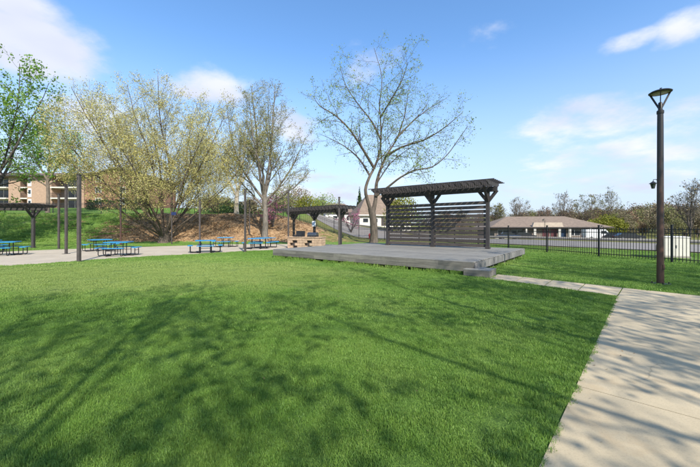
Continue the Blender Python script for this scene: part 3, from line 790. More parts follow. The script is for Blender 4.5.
# ------------------------------------------------------------------ picnic tables
def make_table():
    s = empty('picnic_table', (0, 0, 0))
    def rr(hx, hy, r, cx=0, cy=0):
        out = []
        for k, (sx, sy) in enumerate(((1, 1), (-1, 1), (-1, -1), (1, -1))):
            for j in range(4):
                a = R(90*k+30*j); out.append((cx+sx*(hx-r)+r*math.cos(a), cy+sy*(hy-r)+r*math.sin(a)))
        return out
    MB().prism(rr(.585, .585, .09), 'z', .725, .765).build('tabletop', M['blue'], s)
    bmesh_ = MB().prism(rr(.50, .14, .05), 'z', .425, .46).mesh('bench', M['blue'])
    for k in range(4):
        a = R(90*k); b = link('bench', bmesh_, s, (.86*math.sin(a), -.86*math.cos(a), 0), a)
        if k: link('leg_frame', frm, s, (.86*math.sin(a), -.86*math.cos(a), 0), a); continue
        fr = MB()
        for x in (-.34, .34):
            fr.tube([(x, 0, .424), (x, .0, .10), (x, .02, .04), (x, .08, .022), (x*.82, .50, .022), (x*.82, .56, .05), (x*.82, .58, .12), (x*.82, .58, .722)], .022, 6)
        fr.tube([(-.34, .0, .30), (.34, .0, .30)], .016, 6)
        frm = fr.mesh('leg_frame', M['blackmetal'], True); link('leg_frame', frm, s, (.86*math.sin(a), -.86*math.cos(a), 0), a)
    return s
tproto = make_table()
tabs = [(119, 18.2, 18, 'blue square picnic table with four benches, beside the slim post on the lawn edge'),
        (100, 21.8, 50, 'blue square picnic table behind another blue table, before the brown lamp post'),
        (205.5, 20.4, 24, 'blue square picnic table on the patio between the sign post and the stage'),
        (226, 26.2, 10, 'blue square picnic table on the grass side of the patio before the straw bank'),
        (256, 24.0, 14, 'blue square picnic table behind the slim post at the patio corner'),
        (265.5, 25.4, 58, 'blue square picnic table before the grey trunked tree beside the stage end'),
        (4.5, 18.4, 30, 'blue square picnic table beside the dark pergola post at the patio end')]
tabs.append((-16, 20.4, 5, 'blue square picnic table under the dark pergola at the patio end'))
for i, (px, D, a, lb) in enumerate(tabs):
    t_ = tproto if i == 0 else copy_tree(tproto)
    p = atd(px, D); t_.location = (p.x, p.y, .012); t_.rotation_euler = (0, 0, R(a)); props(t_, lb, 'picnic table', 'blue picnic tables on the patio')

# ------------------------------------------------------------------ metal fences
def fence(pts, label, spacing, H, name='metal_fence', singles=True, pick=.115):
    p0 = Vector(pts[0]); s = empty(name, (p0.x, p0.y, th(p0.x, p0.y)), 0, label, 'fence'); base = Vector(s.location)
    pm = MB().box(-.035, .035, -.035, .035, -.1, H+.16, .004).box(-.045, .045, -.045, .045, H+.16, H+.19, .008).mesh('post', M['fence'])
    km = MB().box(-.0095, .0095, -.0095, .0095, .06, H+.02).add([(-.0095,-.0095,H+.02),(.0095,-.0095,H+.02),(.0095,.0095,H+.02),(-.0095,.0095,H+.02),(0,0,H+.07)], [(0,1,4),(1,2,4),(2,3,4),(3,0,4)]).mesh('picket', M['fence'])
    joined = MB(); count = 0
    for a, b in zip(pts[:-1], pts[1:]):
        a, b = Vector(a), Vector(b); L_ = (b-a).length; n = max(1, round(L_/spacing)); rz = frame_dir(b-a)
        for k in range(n):
            q0, q1 = a.lerp(b, k/n), a.lerp(b, (k+1)/n)
            q0.z, q1.z = th(q0.x, q0.y), th(q1.x, q1.y)
            link('post', pm, s, q0-base, rz)
            for hz_ in (.17, H-.21, H-.03):
                MB().bar(q0-base+Vector((0, 0, hz_)), q1-base+Vector((0, 0, hz_)), .03, .035).build('rail', M['fence'], s)
            m = int((q1-q0).length/pick)
            for j in range(1, m):
                c = q0.lerp(q1, j/m)-base
                if singles and count < 290: link('picket', km, s, c, rz); count += 1
                else: joined.bar(c+Vector((0, 0, .06)), c+Vector((0, 0, H+.06)), .019, .019)
    q = Vector(pts[-1]); q.z = th(q.x, q.y); link('post', pm, s, q-base, frame_dir(b-a))
    if joined.v: joined.build('picket_row', M['fence'], s)['kind'] = 'stuff'
    return s
Fa, Fb = at(508.4, 249.0), at(598.8, 256.5); fdir = (Fb-Fa).normalized()
fsp = (Fb-Fa).length/2
F_near = Fb+fdir*fsp*4; F_far = Fa-fdir*fsp*4
fence([tuple(F_near), tuple(F_far)], 'black metal picket fence between the lawn and the road beyond the stage', fsp, 1.52, pick=.125)
corner = Vector((F_far.x, F_far.y, 0))
bp = [tuple(corner), (4.2, 39.5, 0), (-2, 41.0, 0), (-11, 43.2, 0)]
fence(bp, 'black metal fence climbing the grassy slope from the lawn corner to the bank top', 2.6, 1.5, singles=True, pick=.15)
fence([(-11.4, 43.25, 0), (-30, 43.4, 0), (-62, 43.2, 0)], 'black metal fence along the top of the straw bank below the brick building', 3.1, 1.5, singles=True, pick=.16)

# utility box beyond the fence
def utility_box():
    p = at(682.5, 258.4); s = empty('utility_cabinet', (p.x, p.y+.5, 0), R(-20), 'cream metal utility cabinet standing just beyond the black fence', 'cabinet')
    MB().box(-.58, .58, -.35, .35, 0, .08).build('plinth', M['kerb'], s)
    MB().box(-.53, .53, -.31, .31, .08, 1.06, .012).build('body', M['cream'], s)
    MB().prism([(-.35, 1.061), (.35, 1.061), (.33, 1.12), (-.34, 1.09)], 'x', -.56, .56).build('lid', M['cream'], s)
    MB().box(-.02, .02, -.325, -.312, .5, .66, .003).build('handle', M['steel'], s)
    for x in (-.265, .265): MB().box(x-.255, x+.255, -.318, -.3105, .12, 1.03, .003).build('door', M['cream'], s)
utility_box()
def hydrant():
    p = atd(369.6, 44.5); s = empty('fire_hydrant', (p.x, p.y, th(p.x, p.y)), 0, 'small red fire hydrant beyond the fence beside the leaning tree trunk', 'hydrant')
    MB().lathe([(.15, 0), (.15, .05), (.11, .06), (.11, .5), (.14, .51), (.14, .55), (.12, .6), (.06, .7), (.025, .72), (.025, .77)], 12).build('barrel', M['red'], s, smooth=True)
    for a in (0, math.pi): MB().tube([(math.cos(a)*.09, 0, .42), (math.cos(a)*.19, 0, .42)], .055, 8).build('nozzle', M['red'], s)
    MB().tube([(0, -.09, .38), (0, -.2, .38)], .07, 8).build('nozzle', M['red'], s)
hydrant()
#PART2

# ------------------------------------------------------------------ trees
def catmull(pts, k):
    P = [np.array(p, float) for p in pts]; P = [2*P[0]-P[1]]+P+[2*P[-1]-P[-2]]; out = []
    for i in range(1, len(P)-2):
        for j in range(k):
            t = j/k; a, b, c, d = P[i-1:i+3]
            out.append(.5*((2*b)+(-a+c)*t+(2*a-5*b+4*c-d)*t*t+(-a+3*b-3*c+d)*t**3))
    out.append(P[-2]); return np.array(out)
def tube_mesh(name, polys, mat, smooth=True):
    """polys: list of (points n x 3, radii n, sides)"""
    Vs, Qs, off = [], [], 0; groups = {}
    for p, r, sd in polys: groups.setdefault((len(p), sd), []).append((p, r))
    for (n, sd), lst in groups.items():
        P = np.stack([a for a, _ in lst]); Rr = np.stack([b for _, b in lst])           # m,n,3  m,n
        T = np.empty_like(P); T[:, 1:-1] = P[:, 2:]-P[:, :-2]; T[:, 0] = P[:, 1]-P[:, 0]; T[:, -1] = P[:, -1]-P[:, -2]
        T /= np.linalg.norm(T, axis=2, keepdims=True)+1e-9
        ref = np.where(np.abs(T[:, :1, 2:3]) < .9, np.array([0, 0, 1.0]), np.array([1.0, 0, 0])); ref = np.broadcast_to(ref, T.shape)
        A = np.cross(T, ref); A /= np.linalg.norm(A, axis=2, keepdims=True)+1e-9; B = np.cross(T, A)
        an = np.arange(sd)*2*np.pi/sd
        V = P[:, :, None, :]+Rr[:, :, None, None]*(A[:, :, None, :]*np.cos(an)[None, None, :, None]+B[:, :, None, :]*np.sin(an)[None, None, :, None])
        m = len(lst); idx = off+np.arange(m*n*sd).reshape(m, n, sd); nx = np.roll(idx, -1, axis=2)
        Qs.append(np.stack([idx[:, :-1].ravel(), idx[:, 1:].ravel(), nx[:, 1:].ravel(), nx[:, :-1].ravel()], 1))
        Vs.append(V.reshape(-1, 3)); off += m*n*sd
    return np.concatenate(Vs), np.concatenate(Qs)
def leaf_quads(P, size, g, flat=.0):
    n = len(P); d = g.normal(size=(n, 3)); d[:, 2] *= (1-flat); d /= np.linalg.norm(d, axis=1, keepdims=True)
    e = g.normal(size=(n, 3)); e -= d*(e*d).sum(1, keepdims=True); e /= np.linalg.norm(e, axis=1, keepdims=True)
    s = size*g.uniform(.55, 1.35, n)[:, None]
    V = np.stack([P-d*s*.6, P+e*s*.42, P+d*s*.6, P-e*s*.42], 1).reshape(-1, 3)
    return V, np.arange(n*4).reshape(n, 4)
class Tree:
    def __init__(s, seed, env, levels, leaf):
        s.g = np.random.default_rng(seed); s.env = env; s.levels = levels; s.leaf = leaf
        s.thick, s.thin, s.L = [], [], []
    def far(s, p):
        if s.env is None: return 0.0
        c, r = s.env; q = (p-c)/r; return q@q
    def line(s, p, d, length, nseg, wander, up, out, r0, r1):
        pts = [p]; seg = length/nseg; d = d/np.linalg.norm(d)
        for k in range(nseg):
            d = d+s.g.normal(size=3)*wander; d[2] += up
            if s.env is not None and out:
                o = p-s.env[0]; o[2] = 0; d = d+out*o/(np.linalg.norm(o)+.5)
            d /= np.linalg.norm(d); q = pts[-1]+d*seg*s.g.uniform(.8, 1.2)
            if k > 0 and s.far(q) > max(1.0, s.far(pts[-1])) and s.g.random() < .85: break
            pts.append(q)
        pts = np.array(pts); t = np.linspace(0, 1, len(pts)); return pts, r0+(r1-r0)*t
    def grow(s, pts, rad, lv):
        if lv >= len(s.levels): return
        P = s.levels[lv]; n = P['n']; seglen = np.linalg.norm(np.diff(pts, axis=0), axis=1); Ltot = seglen.sum()
        if 'per' in P: n = max(1, int(Ltot*P['per']+s.g.random()))
        cum = np.concatenate([[0], np.cumsum(seglen)])/max(Ltot, 1e-6); az = s.g.random()*6.28
        for k in range(n):
            t = P.get('t0', .25)+(1-P.get('t0', .25))*(k+s.g.random())/n
            i = min(np.searchsorted(cum, t, side='right')-1, len(pts)-2); f = (t-cum[i])/max(cum[i+1]-cum[i], 1e-6)
            p = pts[i]+(pts[i+1]-pts[i])*f; r = rad[i]+(rad[i+1]-rad[i])*f
            tan = pts[i+1]-pts[i]; tan = tan/(np.linalg.norm(tan)+1e-9)
            a = np.cross(tan, [0, 0, 1.0]); a = a/(np.linalg.norm(a)+1e-6) if np.linalg.norm(a) > 1e-3 else np.array([1.0, 0, 0]); b = np.cross(tan, a)
            az += 2.399+s.g.normal()*.5; ang = math.radians(s.g.normal(P['ang'], P.get('angv', 9)))
            d = tan*math.cos(ang)+(a*math.cos(az)+b*math.sin(az))*math.sin(ang)
            ln = max(P.get('lmin', .3), (P['len'] if 'len' in P else Ltot*P['lr'])*(1-P.get('fall', .5)*t)*s.g.uniform(.65, 1.3))
            r0 = min(r*P.get('rr', .6), r*.9); r1 = max(P.get('rt', .006), r0*.25)
            q, rr = s.line(p, d, ln, P.get('seg', 4), P.get('wander', .12), P.get('up', .05), P.get('out', 0), max(r0, P.get('rt', .006)), r1)
            if len(q) < 2: continue
            (s.thick if lv <= P.get('thick', 0) and lv == 0 else s.thin).append((q, rr, 5 if lv == 0 else (4 if lv == 1 else 3)))
            s.grow(q, rr, lv+1)
            if lv >= s.leaf.get('from', 2):
                m = s.g.poisson(s.leaf['n'])
                if m:
                    tt = s.g.random(m)**.7; x = tt*(len(q)-1); ii = np.minimum(x.astype(int), len(q)-2); ff = (x-ii)[:, None]
                    s.L.append(q[ii]*(1-ff)+q[ii+1]*ff+s.g.normal(size=(m, 3))*s.leaf.get('spread', .12))
    def limb(s, pts, r0, r1, k=4, sides=8, grow=True, flare=0.0, wob=.0):
        q = catmull(pts, k)
        if wob: q[1:-1] += s.g.normal(size=q[1:-1].shape)*wob
        t = np.linspace(0, 1, len(q)); r = r0+(r1-r0)*t**.8
        if flare: r = r*(1+flare*np.exp(-t*14))
        s.thick.append((q, r, sides))
        if grow: s.grow(q, r, 0)
    def build(s, name, loc, label, cat, bark, leafm, group=None, thin_bark=None):
        e = empty(name, loc, 0, label, cat, group)
        V, Q = tube_mesh('trunk', s.thick, bark); link('trunk', np_mesh('trunk', V, Q, mats=[bark], smooth=True), e)
        if s.thin:
            V, Q = tube_mesh('branches', s.thin, bark); link('branches', np_mesh('branches', V, Q, mats=[thin_bark or bark], smooth=True), e)['kind'] = 'stuff'
        if s.L:
            P = np.concatenate(s.L); 
            V, Q = leaf_quads(P, s.leaf['size'], s.g); link('crown', np_mesh('crown', V, Q, mats=[leafm]), e)
        return e

def fan_tree(seed, n_stems, H, env, tilt, fork, r_stem, levels, leaf, trunk_r, up=.10):
    """many upswept stems leaving a short trunk"""
    t = Tree(seed, env, levels, leaf); g = t.g
    t.limb([(0, 0, -.3), (.05, .03, fork*.5), (.02, -.03, fork)], trunk_r, trunk_r*.72, 4, 12, False, flare=.45)
    for k in range(n_stems):
        az = 6.283*(k+g.random()*.7)/n_stems*2.0; ti = math.radians(tilt[0]+(tilt[1]-tilt[0])*((k*.618+.15) % 1.0)**.85+g.normal()*3); ring = trunk_r*.62
        z0 = g.uniform(.35, 1.0)*fork; p0 = np.array([math.cos(az)*ring, math.sin(az)*ring, z0])
        d = np.array([math.cos(az)*math.sin(ti), math.sin(az)*math.sin(ti), math.cos(ti)])
        q, r = t.line(p0, d, H*g.uniform(.85, 1.12), 13, .055, up*g.uniform(.3, 1.2)*(.3+math.sin(ti)), 0, r_stem*g.uniform(.6, 1.15), .02)
        q[0] = p0*np.array([.3, .3, 1])-np.array([0, 0, .3]); t.thick.append((q, r, 8)); t.grow(q, r, 0)
    return t
A_ = np.array
# 1. wide many-stemmed tree at the foot of the bank
TD = 32.8
t1 = fan_tree(11, 18, 15.5, (A_([0, 0, 9.2]), A_([10.9, 8.6, 6.9])), (6, 70), 1.5, .105,
    [dict(n=10, t0=.18, ang=34, lr=.42, up=.05, seg=6, wander=.09, rr=.5, fall=.45, out=.04),
     dict(n=6, per=2.3, t0=.15, ang=40, lr=.45, up=.05, seg=4, wander=.12, rr=.55, lmin=.6, fall=.4),
     dict(n=4, per=3.4, t0=.1, ang=40, len=.85, up=.06, seg=3, wander=.14, rr=.6, lmin=.3, rt=.007)],
    dict(n=16, size=.080, spread=.17, **{'from': 1}), .58, up=.065)
p = atd(164, TD); t1.build('spreading_tree', (p.x, p.y, th(p.x, p.y)), 'wide many stemmed tree in yellow green blossom at the foot of the straw bank', 'tree', M['bark_clump'], M['leaf_yellow'])
# 2. upright grey-trunked tree
def forked(seed, H, env, base_r, trunk, stems, levels, leaf):
    t = Tree(seed, env, levels, leaf); t.limb(trunk, base_r, base_r*.75, 4, 10, False, flare=.5)
    for pts, r0, r1 in stems: t.limb(pts, r0, r1, 4, 7, True, wob=.03)
    return t
p = atd(264.6, 34.0); z0 = th(p.x, p.y)
t2 = forked(5, 15, (A_([0, 0, 9.3]), A_([5.3, 4.8, 7.2])), .32, [(0, 0, -.3), (.08, 0, 2.2), (0, 0, 4.6)],
    [([(0, 0, 4.3), (-.6, .2, 7), (-.9, .3, 10.5), (-1.4, .2, 15.8)], .22, .03), ([(0, 0, 4.4), (.5, -.3, 7.5), (.9, -.3, 11), (1.2, -.5, 16)], .20, .03),
     ([(0, 0, 4.0), (-1.6, -.5, 6.3), (-3.0, -.8, 9.5), (-3.6, -.9, 13)], .16, .02), ([(0, 0, 3.8), (1.6, .6, 5.8), (3.0, .9, 8.3), (4.2, 1.2, 11)], .16, .02),
     ([(0, 0, 4.4), (.2, 1.6, 7), (.1, 2.6, 10), (.3, 3, 14)], .15, .02), ([(0, 0, 4.4), (.1, -1.4, 7), (-.5, -2.4, 10), (-.7, -3, 13.5)], .15, .02),
     ([(0, 0, 3.3), (1.9, -.6, 4.3), (3.6, -1, 5.6), (5, -1, 7)], .12, .02), ([(0, 0, 3.2), (-1.6, .5, 4.8), (-2.9, .8, 6.2), (-4.4, .9, 8)], .12, .02)],
    [dict(n=11, t0=.12, ang=36, lr=.40, up=.06, seg=6, wander=.07, rr=.5, fall=.5),
     dict(n=5, per=2.6, t0=.12, ang=36, lr=.5, up=.05, seg=4, wander=.09, rr=.55, lmin=.5),
     dict(n=3, per=3.2, t0=.1, ang=34, len=.75, up=.04, seg=3, wander=.1, rr=.6, lmin=.25, rt=.007)],
    dict(n=11, size=.082, spread=.13, **{'from': 1}))
t2.build('upright_tree', (p.x, p.y, z0), 'tall upright grey trunked tree with sparse olive buds behind the blue tables', 'tree', M['bark_grey'], M['leaf_olive'])
# pale tree on top of the bank, between those two
p = atd(236.5, 46.0); z0 = th(p.x, p.y)
t2b = forked(9, 12, (A_([0, 0, 9]), A_([5.6, 4.5, 6.2])), .36, [(0, 0, -.3), (.0, 0, 1.6), (.1, 0, 3.2)],
    [([(.1, 0, 2.6), (-1.2, 0, 5), (-2.2, .2, 8), (-3.4, .3, 12)], .22, .03), ([(.1, 0, 2.8), (.7, .2, 6), (1.0, .1, 9), (1.4, .3, 14)], .22, .03),
     ([(.1, 0, 3), (-.4, 1, 6), (-.3, 1.8, 9), (0, 2, 13)], .15, .02), ([(.4, 0, 4), (2, -.4, 6.4), (3.4, -.5, 9), (4.6, -.5, 10.5)], .14, .02)],
    [dict(n=10, t0=.2, ang=40, lr=.42, up=.05, seg=6, wander=.08, rr=.5), dict(n=5, per=2.4, t0=.12, ang=38, lr=.5, up=.05, seg=4, wander=.1, rr=.55, lmin=.5),
     dict(n=3, per=2.6, t0=.1, ang=36, len=.9, up=.04, seg=3, wander=.1, rr=.6, lmin=.25, rt=.009)], dict(n=4.5, size=.14, spread=.12))
t2b.build('pale_trunk_tree', (p.x, p.y, z0), 'pale trunked forked tree with yellowish buds on top of the bank behind fence', 'tree', M['bark_pale'], M['leaf_yellow'])
# 3. leaning tree behind the stage, limbs read from the picture at its own distance
D3 = 33.0; o3 = atd(373.5, D3); z3 = th(o3.x, o3.y)
def lm3(*rows): return [((px-350)/FPX*(D3+dy)-o3.x, dy, zrow(py, D3+dy)-z3) for px, py, dy in rows]
t3 = Tree(23, (A_([.9, 0, 11.3]), A_([8.9, 7.5, 9.8])),
    [dict(n=13, t0=.2, ang=48, lr=.36, up=.02, seg=7, wander=.15, rr=.45, fall=.35),
     dict(n=5, per=2.0, t0=.15, ang=46, lr=.42, up=.01, seg=5, wander=.17, rr=.5, lmin=.6),
     dict(n=3, per=2.6, t0=.1, ang=46, len=.9, up=-.02, seg=3, wander=.2, rr=.6, lmin=.3, rt=.007)],
    dict(n=7.5, size=.105, spread=.17))
t3.limb(lm3((373.5, 246, 0), (374, 232, 0), (373, 218, 0), (371, 208, 0)), .42, .33, 4, 12, False, flare=.45)
t3.limb(lm3((372, 213, 0), (368, 202, -.2), (365.5, 190, -.4), (369, 178, -.3), (375, 166, 0), (380, 150, .3), (381, 128, .4), (379.5, 104, .3), (382, 78, 0), (374, 48, -.3)), .22, .02, 3, 10)
t3.limb(lm3((372.5, 214, .1), (375.5, 200, .2), (376.5, 184, .4), (381, 168, .9), (388, 153, 1.4), (396, 140, 2.0), (404, 118, 2.6), (409, 88, 3)), .25, .025, 3, 10)
t3.limb(lm3((376, 196, 0), (388, 187, -.6), (401, 177, -1.2), (416, 170, -1.6), (432, 167, -1.8), (447, 155, -2), (458, 140, -2.2), (468, 126, -2.2)), .13, .02, 3, 7)
t3.limb(lm3((386, 156, 1), (402, 147, .2), (424, 140, -1), (444, 128, -2), (463, 112, -2.4)), .14, .02, 3, 6)
t3.limb(lm3((374, 168, 0), (362, 148, -1), (350, 130, -2), (336, 116, -2.4), (320, 106, -3), (313, 96, -3)), .15, .02, 3, 6)
t3.limb(lm3((370, 176, 0), (360, 160, 1.5), (347, 148, 2.8), (333, 140, 3.6), (320, 134, 4)), .12, .02, 3, 6)
t3.limb(lm3((381, 140, .3), (372, 122, 1), (358, 104, 2), (346, 86, 2.6), (340, 66, 3)), .12, .02, 3, 6)
t3.limb(lm3((380, 118, .4), (392, 98, -1), (402, 80, -2), (408, 62, -2.4)), .10, .018, 3, 6)
t3.limb(lm3((395, 140, 1.6), (412, 122, 2.8), (430, 108, 3.6), (447, 98, 4)), .11, .018, 3, 6)
t3.build('leaning_tree', (o3.x, o3.y, z3), 'tall crooked twin trunked tree with sparse fresh leaves behind the stage', 'tree', M['bark_mottled'], M['leaf_spring'], thin_bark=M['bark_dark'])
# 4. leafy tree at the patio end and the one on the bank top
p = atd(-34, 27.5); t4 = fan_tree(31, 10, 14.5, (A_([0, 0, 10.2]), A_([8.9, 7, 7.4])), (12, 66), 3.2, .16,
    [dict(n=11, t0=.25, ang=42, lr=.42, up=.02, seg=6, wander=.13, rr=.5), dict(n=5, per=2.1, t0=.15, ang=42, lr=.45, up=.0, seg=4, wander=.15, rr=.5, lmin=.6),
     dict(n=3, per=2.2, t0=.1, ang=44, len=.8, up=-.03, seg=3, wander=.18, rr=.6, lmin=.3, rt=.007)], dict(n=9, size=.16, spread=.16), .42)
t4.build('leafy_tree', (p.x, p.y, 0), 'large tree with bright green young leaves at the patio end over dark pergola', 'tree', M['bark_dark'], M['leaf_green'])
p = atd(47.5, 47.5); z0 = th(p.x, p.y)
t4b = forked(35, 12, (A_([0, 0, 9.8]), A_([6.2, 5.2, 5.8])), .26, [(0, 0, -.3), (.1, 0, 2.5), (0, 0, 5.2)],
    [([(0, 0, 4.9), (-1.5, .2, 7.2), (-3.3, .3, 9.6), (-5, .2, 12)], .16, .03), ([(0, 0, 5), (.2, .2, 8), (-.3, .3, 11), (.1, .2, 15)], .18, .03),
     ([(0, 0, 4.6), (1.6, -.2, 7), (3.4, -.3, 9.5), (5.2, -.5, 12)], .16, .03), ([(0, 0, 4.0), (-2, -.6, 5.6), (-4, -1, 7), (-5.6, -1, 8.4)], .12, .02), ([(0, 0, 4.2), (2, .6, 5.8), (4.4, .8, 7), (6, 1, 8.4)], .12, .02)],
    [dict(n=12, t0=.2, ang=44, lr=.42, up=.03, seg=6, wander=.11, rr=.5), dict(n=5, per=2.2, t0=.12, ang=42, lr=.5, up=.02, seg=4, wander=.12, rr=.55, lmin=.5),
     dict(n=3, per=2.6, t0=.1, ang=40, len=.9, up=.0, seg=3, wander=.14, rr=.6, lmin=.25, rt=.009)], dict(n=15, size=.14, spread=.20))
t4b.build('terrace_tree', (p.x, p.y, z0), 'slim tree in pale green leaf on the terrace before the brick building', 'tree', M['bark_brown'], M['leaf_green'])
# 5. pink redbuds
def redbud(px, D, H, seed, label):
    p = atd(px, D); z0 = th(p.x, p.y)
    t = fan_tree(seed, 7, H, (A_([0, 0, H*.55]), A_([H*.75, H*.6, H*.52])), (20, 68), .5, .06,
        [dict(n=6, t0=.25, ang=45, lr=.45, up=.02, seg=5, wander=.12, rr=.55), dict(n=4, per=1.8, t0=.1, ang=45, lr=.5, up=.02, seg=3, wander=.12, rr=.6, lmin=.3, rt=.008)],
        dict(n=8, size=.11, spread=.12, **{'from': 0}), .12)
    t.build('redbud_tree', (p.x, p.y, z0), label, 'tree', M['bark_dark'], M['leaf_pink'], 'small pink flowering trees')
redbud(272.5, 37.5, 3.6, 41, 'small pink flowering tree on the bank beside the grey trunked tree')
redbud(351, 56, 4.2, 42, 'small pink flowering tree before the white walled house over the road')
# 6. trees behind the viewer whose shade falls on the lawn and the path
def shade_tree(x, y, H, seed, dens_, label, zc=None, rad=4.6):
    t = fan_tree(seed, 8, H, (A_([0, 0, zc or H*.70]), A_([rad, rad, H*.33])), (8, 66), 2.8, .055,
        [dict(n=9, t0=.3, ang=46, lr=.45, up=.02, seg=5, wander=.13, rr=.45), dict(n=5, per=1.6, t0=.15, ang=44, lr=.45, up=.0, seg=4, wander=.15, rr=.5, lmin=.6),
         dict(n=3, per=2.8, t0=.1, ang=44, len=.8, up=-.03, seg=2, wander=.18, rr=.6, lmin=.3, rt=.007)], dict(n=dens_*6.5, size=.105, spread=.20), .15)
    t.build('shade_tree', (x, y, 0), label, 'tree', M['bark_brown'], M['leaf_spring'], 'trees shading the lawn')
shade_tree(.5, -6.5, 12.5, 57, 2.3, 'leafy tree shading the open lawn beside the walk')
shade_tree(7.2, -2.8, 12.5, 52, 2.1, 'leafy tree shading the lawn corner near the path')
shade_tree(-6.5, -8.5, 12.0, 53, 1.1, 'leafy tree shading the lawn towards the patio')
shade_tree(12.0, 1.0, 13.0, 54, 2.0, 'sparse tree shading the stage front')
shade_tree(9.5, -7.5, 11.5, 55, .5, 'nearly bare tree throwing branch shadows over the path', rad=5)
shade_tree(17.5, 1.5, 12.0, 56, 1.8, 'sparse tree shading the grass by the lamp post')

# loose straw on the bank, fallen leaves and catkins on path and lawn
def flat_bits(name, P, size, mat, label, seed, tilt=.35):
    g = np.random.default_rng(seed); n = len(P); a = g.random(n)*6.283; t = g.normal(size=(n, 2))*tilt
    d = np.stack([np.cos(a), np.sin(a), t[:, 0]], 1); e = np.stack([-np.sin(a), np.cos(a), t[:, 1]], 1); s_ = size*g.uniform(.5, 1.5, n)[:, None]
    V = np.stack([P-d*s_*.6, P+e*s_*.25, P+d*s_*.6, P-e*s_*.25], 1).reshape(-1, 3)
    props(link(name, np_mesh(name, V, np.arange(n*4).reshape(n, 4), mats=[mat])), label, 'litter', kind='stuff')
lg = np.random.default_rng(66)
x = lg.uniform(-29, -5, 14000); y = 33.0+8.9*lg.random(14000)**.9
flat_bits('straw_mulch', np.column_stack([x, y, terrain(x, y)+.04]), .13, leafmat('loose_straw', [(.12, .075, .04), (.30, .19, .10), (.42, .29, .155), (.52, .38, .22)], .1), 'loose straw and wood chips on the bank', 5, .5)
P = []
while len(P) < 70:
    k = lg.random()*walk_len; w_ = abs(lg.normal(0, 1.0)) if lg.random() < .6 else lg.uniform(0, W)
    q_ = LA0+pd*k+pn*w_
    if w_ < W: P.append((q_.x, q_.y, .022))
flat_bits('fallen_leaves', np.array(P), .02, leafmat('dry_leaf', [(.10, .06, .035), (.20, .12, .06), (.30, .20, .10), (.16, .14, .07)], .1), 'small dry leaves and grass clippings lying on the path', 6)
px_ = lg.uniform(-8, 4, 60); py_ = lg.uniform(2.5, 10, 60)
flat_bits('fallen_leaves', np.column_stack([px_, py_, np.full(60, .02)]), .02, bpy.data.materials['dry_leaf'], 'small dry leaves lying in the lawn grass', 7, .6)

# ------------------------------------------------------------------ woods, shrubs and single trees far off
def bare_levels(k=1.0):
    return [dict(n=9, t0=.25, ang=36, lr=.40, up=.06, seg=4, wander=.10, rr=.5), dict(n=int(5*k), t0=.12, ang=36, lr=.5, up=.05, seg=3, wander=.12, rr=.55, lmin=.6, rt=.016)]
def far_tree(px, D, H, seed, w, leafm, bark, label, nleaf=1.2, size=.26, name='bare_tree'):
    p = atd(px, D); z0 = th(p.x, p.y)
    t = fan_tree(seed, 7, H, (A_([0, 0, H*.58]), A_([w, w, H*.44])), (5, 38), H*.25, H*.011, bare_levels()+[dict(n=3, t0=.1, ang=34, len=1.1, up=.04, seg=2, wander=.1, rr=.6, lmin=.4, rt=.014)],
                 dict(n=nleaf, size=size, spread=.2), H*.017, up=.08)
    t.build(name, (p.x, p.y, z0), label, 'tree', bark, leafm, 'single trees standing out of the far woods')
for a in ((520, 96, 11.5, 61, 3.0, M['leaf_tan'], M['bark_brown'], 'thin bare tree over the roof ridge end of the low brown building', .5),
          (563, 98, 12.5, 62, 3.4, M['leaf_tan'], M['bark_brown'], 'tall airy bare tree behind the middle of the low brown roof', .6),
          (588.5, 96, 12.0, 63, 4.2, M['leaf_moss'], M['bark_brown'], 'rounded bare tree with mossy buds behind lime green shrubs', 1.2),
          (613, 100, 13.5, 64, 3.6, M['leaf_moss'], M['bark_brown'], 'tall mossy budded tree rising over lime green shrubs', 1.0),
          (690, 62, 11.0, 65, 3.4, M['leaf_tan'], M['bark_dark'], 'dark bare tree behind the cream cabinet over the road', .35),
          (500, 92, 9.0, 66, 3.2, M['leaf_moss'], M['bark_brown'], 'short bushy budding tree just past the slatted pergola', 1.3),
          (545, 94, 7.5, 67, 3.0, M['leaf_rust'], M['bark_brown'], 'low dark twiggy tree behind the low brown roof ridge', .8)):
    far_tree(*a)
def woods(name, label, spots, seed, mats):
    g = np.random.default_rng(seed); tmpl = []
    for k in range(5):
        H = 10.0; t = fan_tree(seed*10+k, 6, H, (A_([0, 0, 5.6]), A_([3.2, 3.2, 4.8])), (5, 45), 2.2, .12, bare_levels(.8), dict(n=5, size=.42, spread=.65, **{'from': 0}), .17)
        Vb, Qb = tube_mesh('x', [(p[::3], r[::3], 3) for p, r, _ in t.thick if len(p) >= 4]+[(p[[0, -1]], r[[0, -1]], 3) for p, r, _ in t.thin], None); Vl, Ql = leaf_quads(np.concatenate(t.L), .38, g); tmpl.append((Vb, Qb, Vl, Ql))
    VV, QQ, MI, off = [], [], [], 0
    for x, y, sc, mi in spots:
        Vb, Qb, Vl, Ql = tmpl[g.integers(5)]; a = g.random()*6.283; c, s_ = math.cos(a), math.sin(a)
        Rm = np.array([[c, -s_, 0], [s_, c, 0], [0, 0, 1]]); o = np.array([x, y, th(x, y)-.3])
        for V, Q, m in ((Vb, Qb, 0), (Vl, Ql, mi)):
            VV.append((V*np.array([sc*1.05, sc*1.05, sc]))@Rm.T+o); QQ.append(Q+off); off += len(V); MI.append(np.full(len(Q), m))
    return props(link(name, np_mesh(name, np.concatenate(VV), np.concatenate(QQ), mats=mats, mi=np.concatenate(MI))), label, 'woods', kind='stuff')
wg = np.random.default_rng(77); spots = []
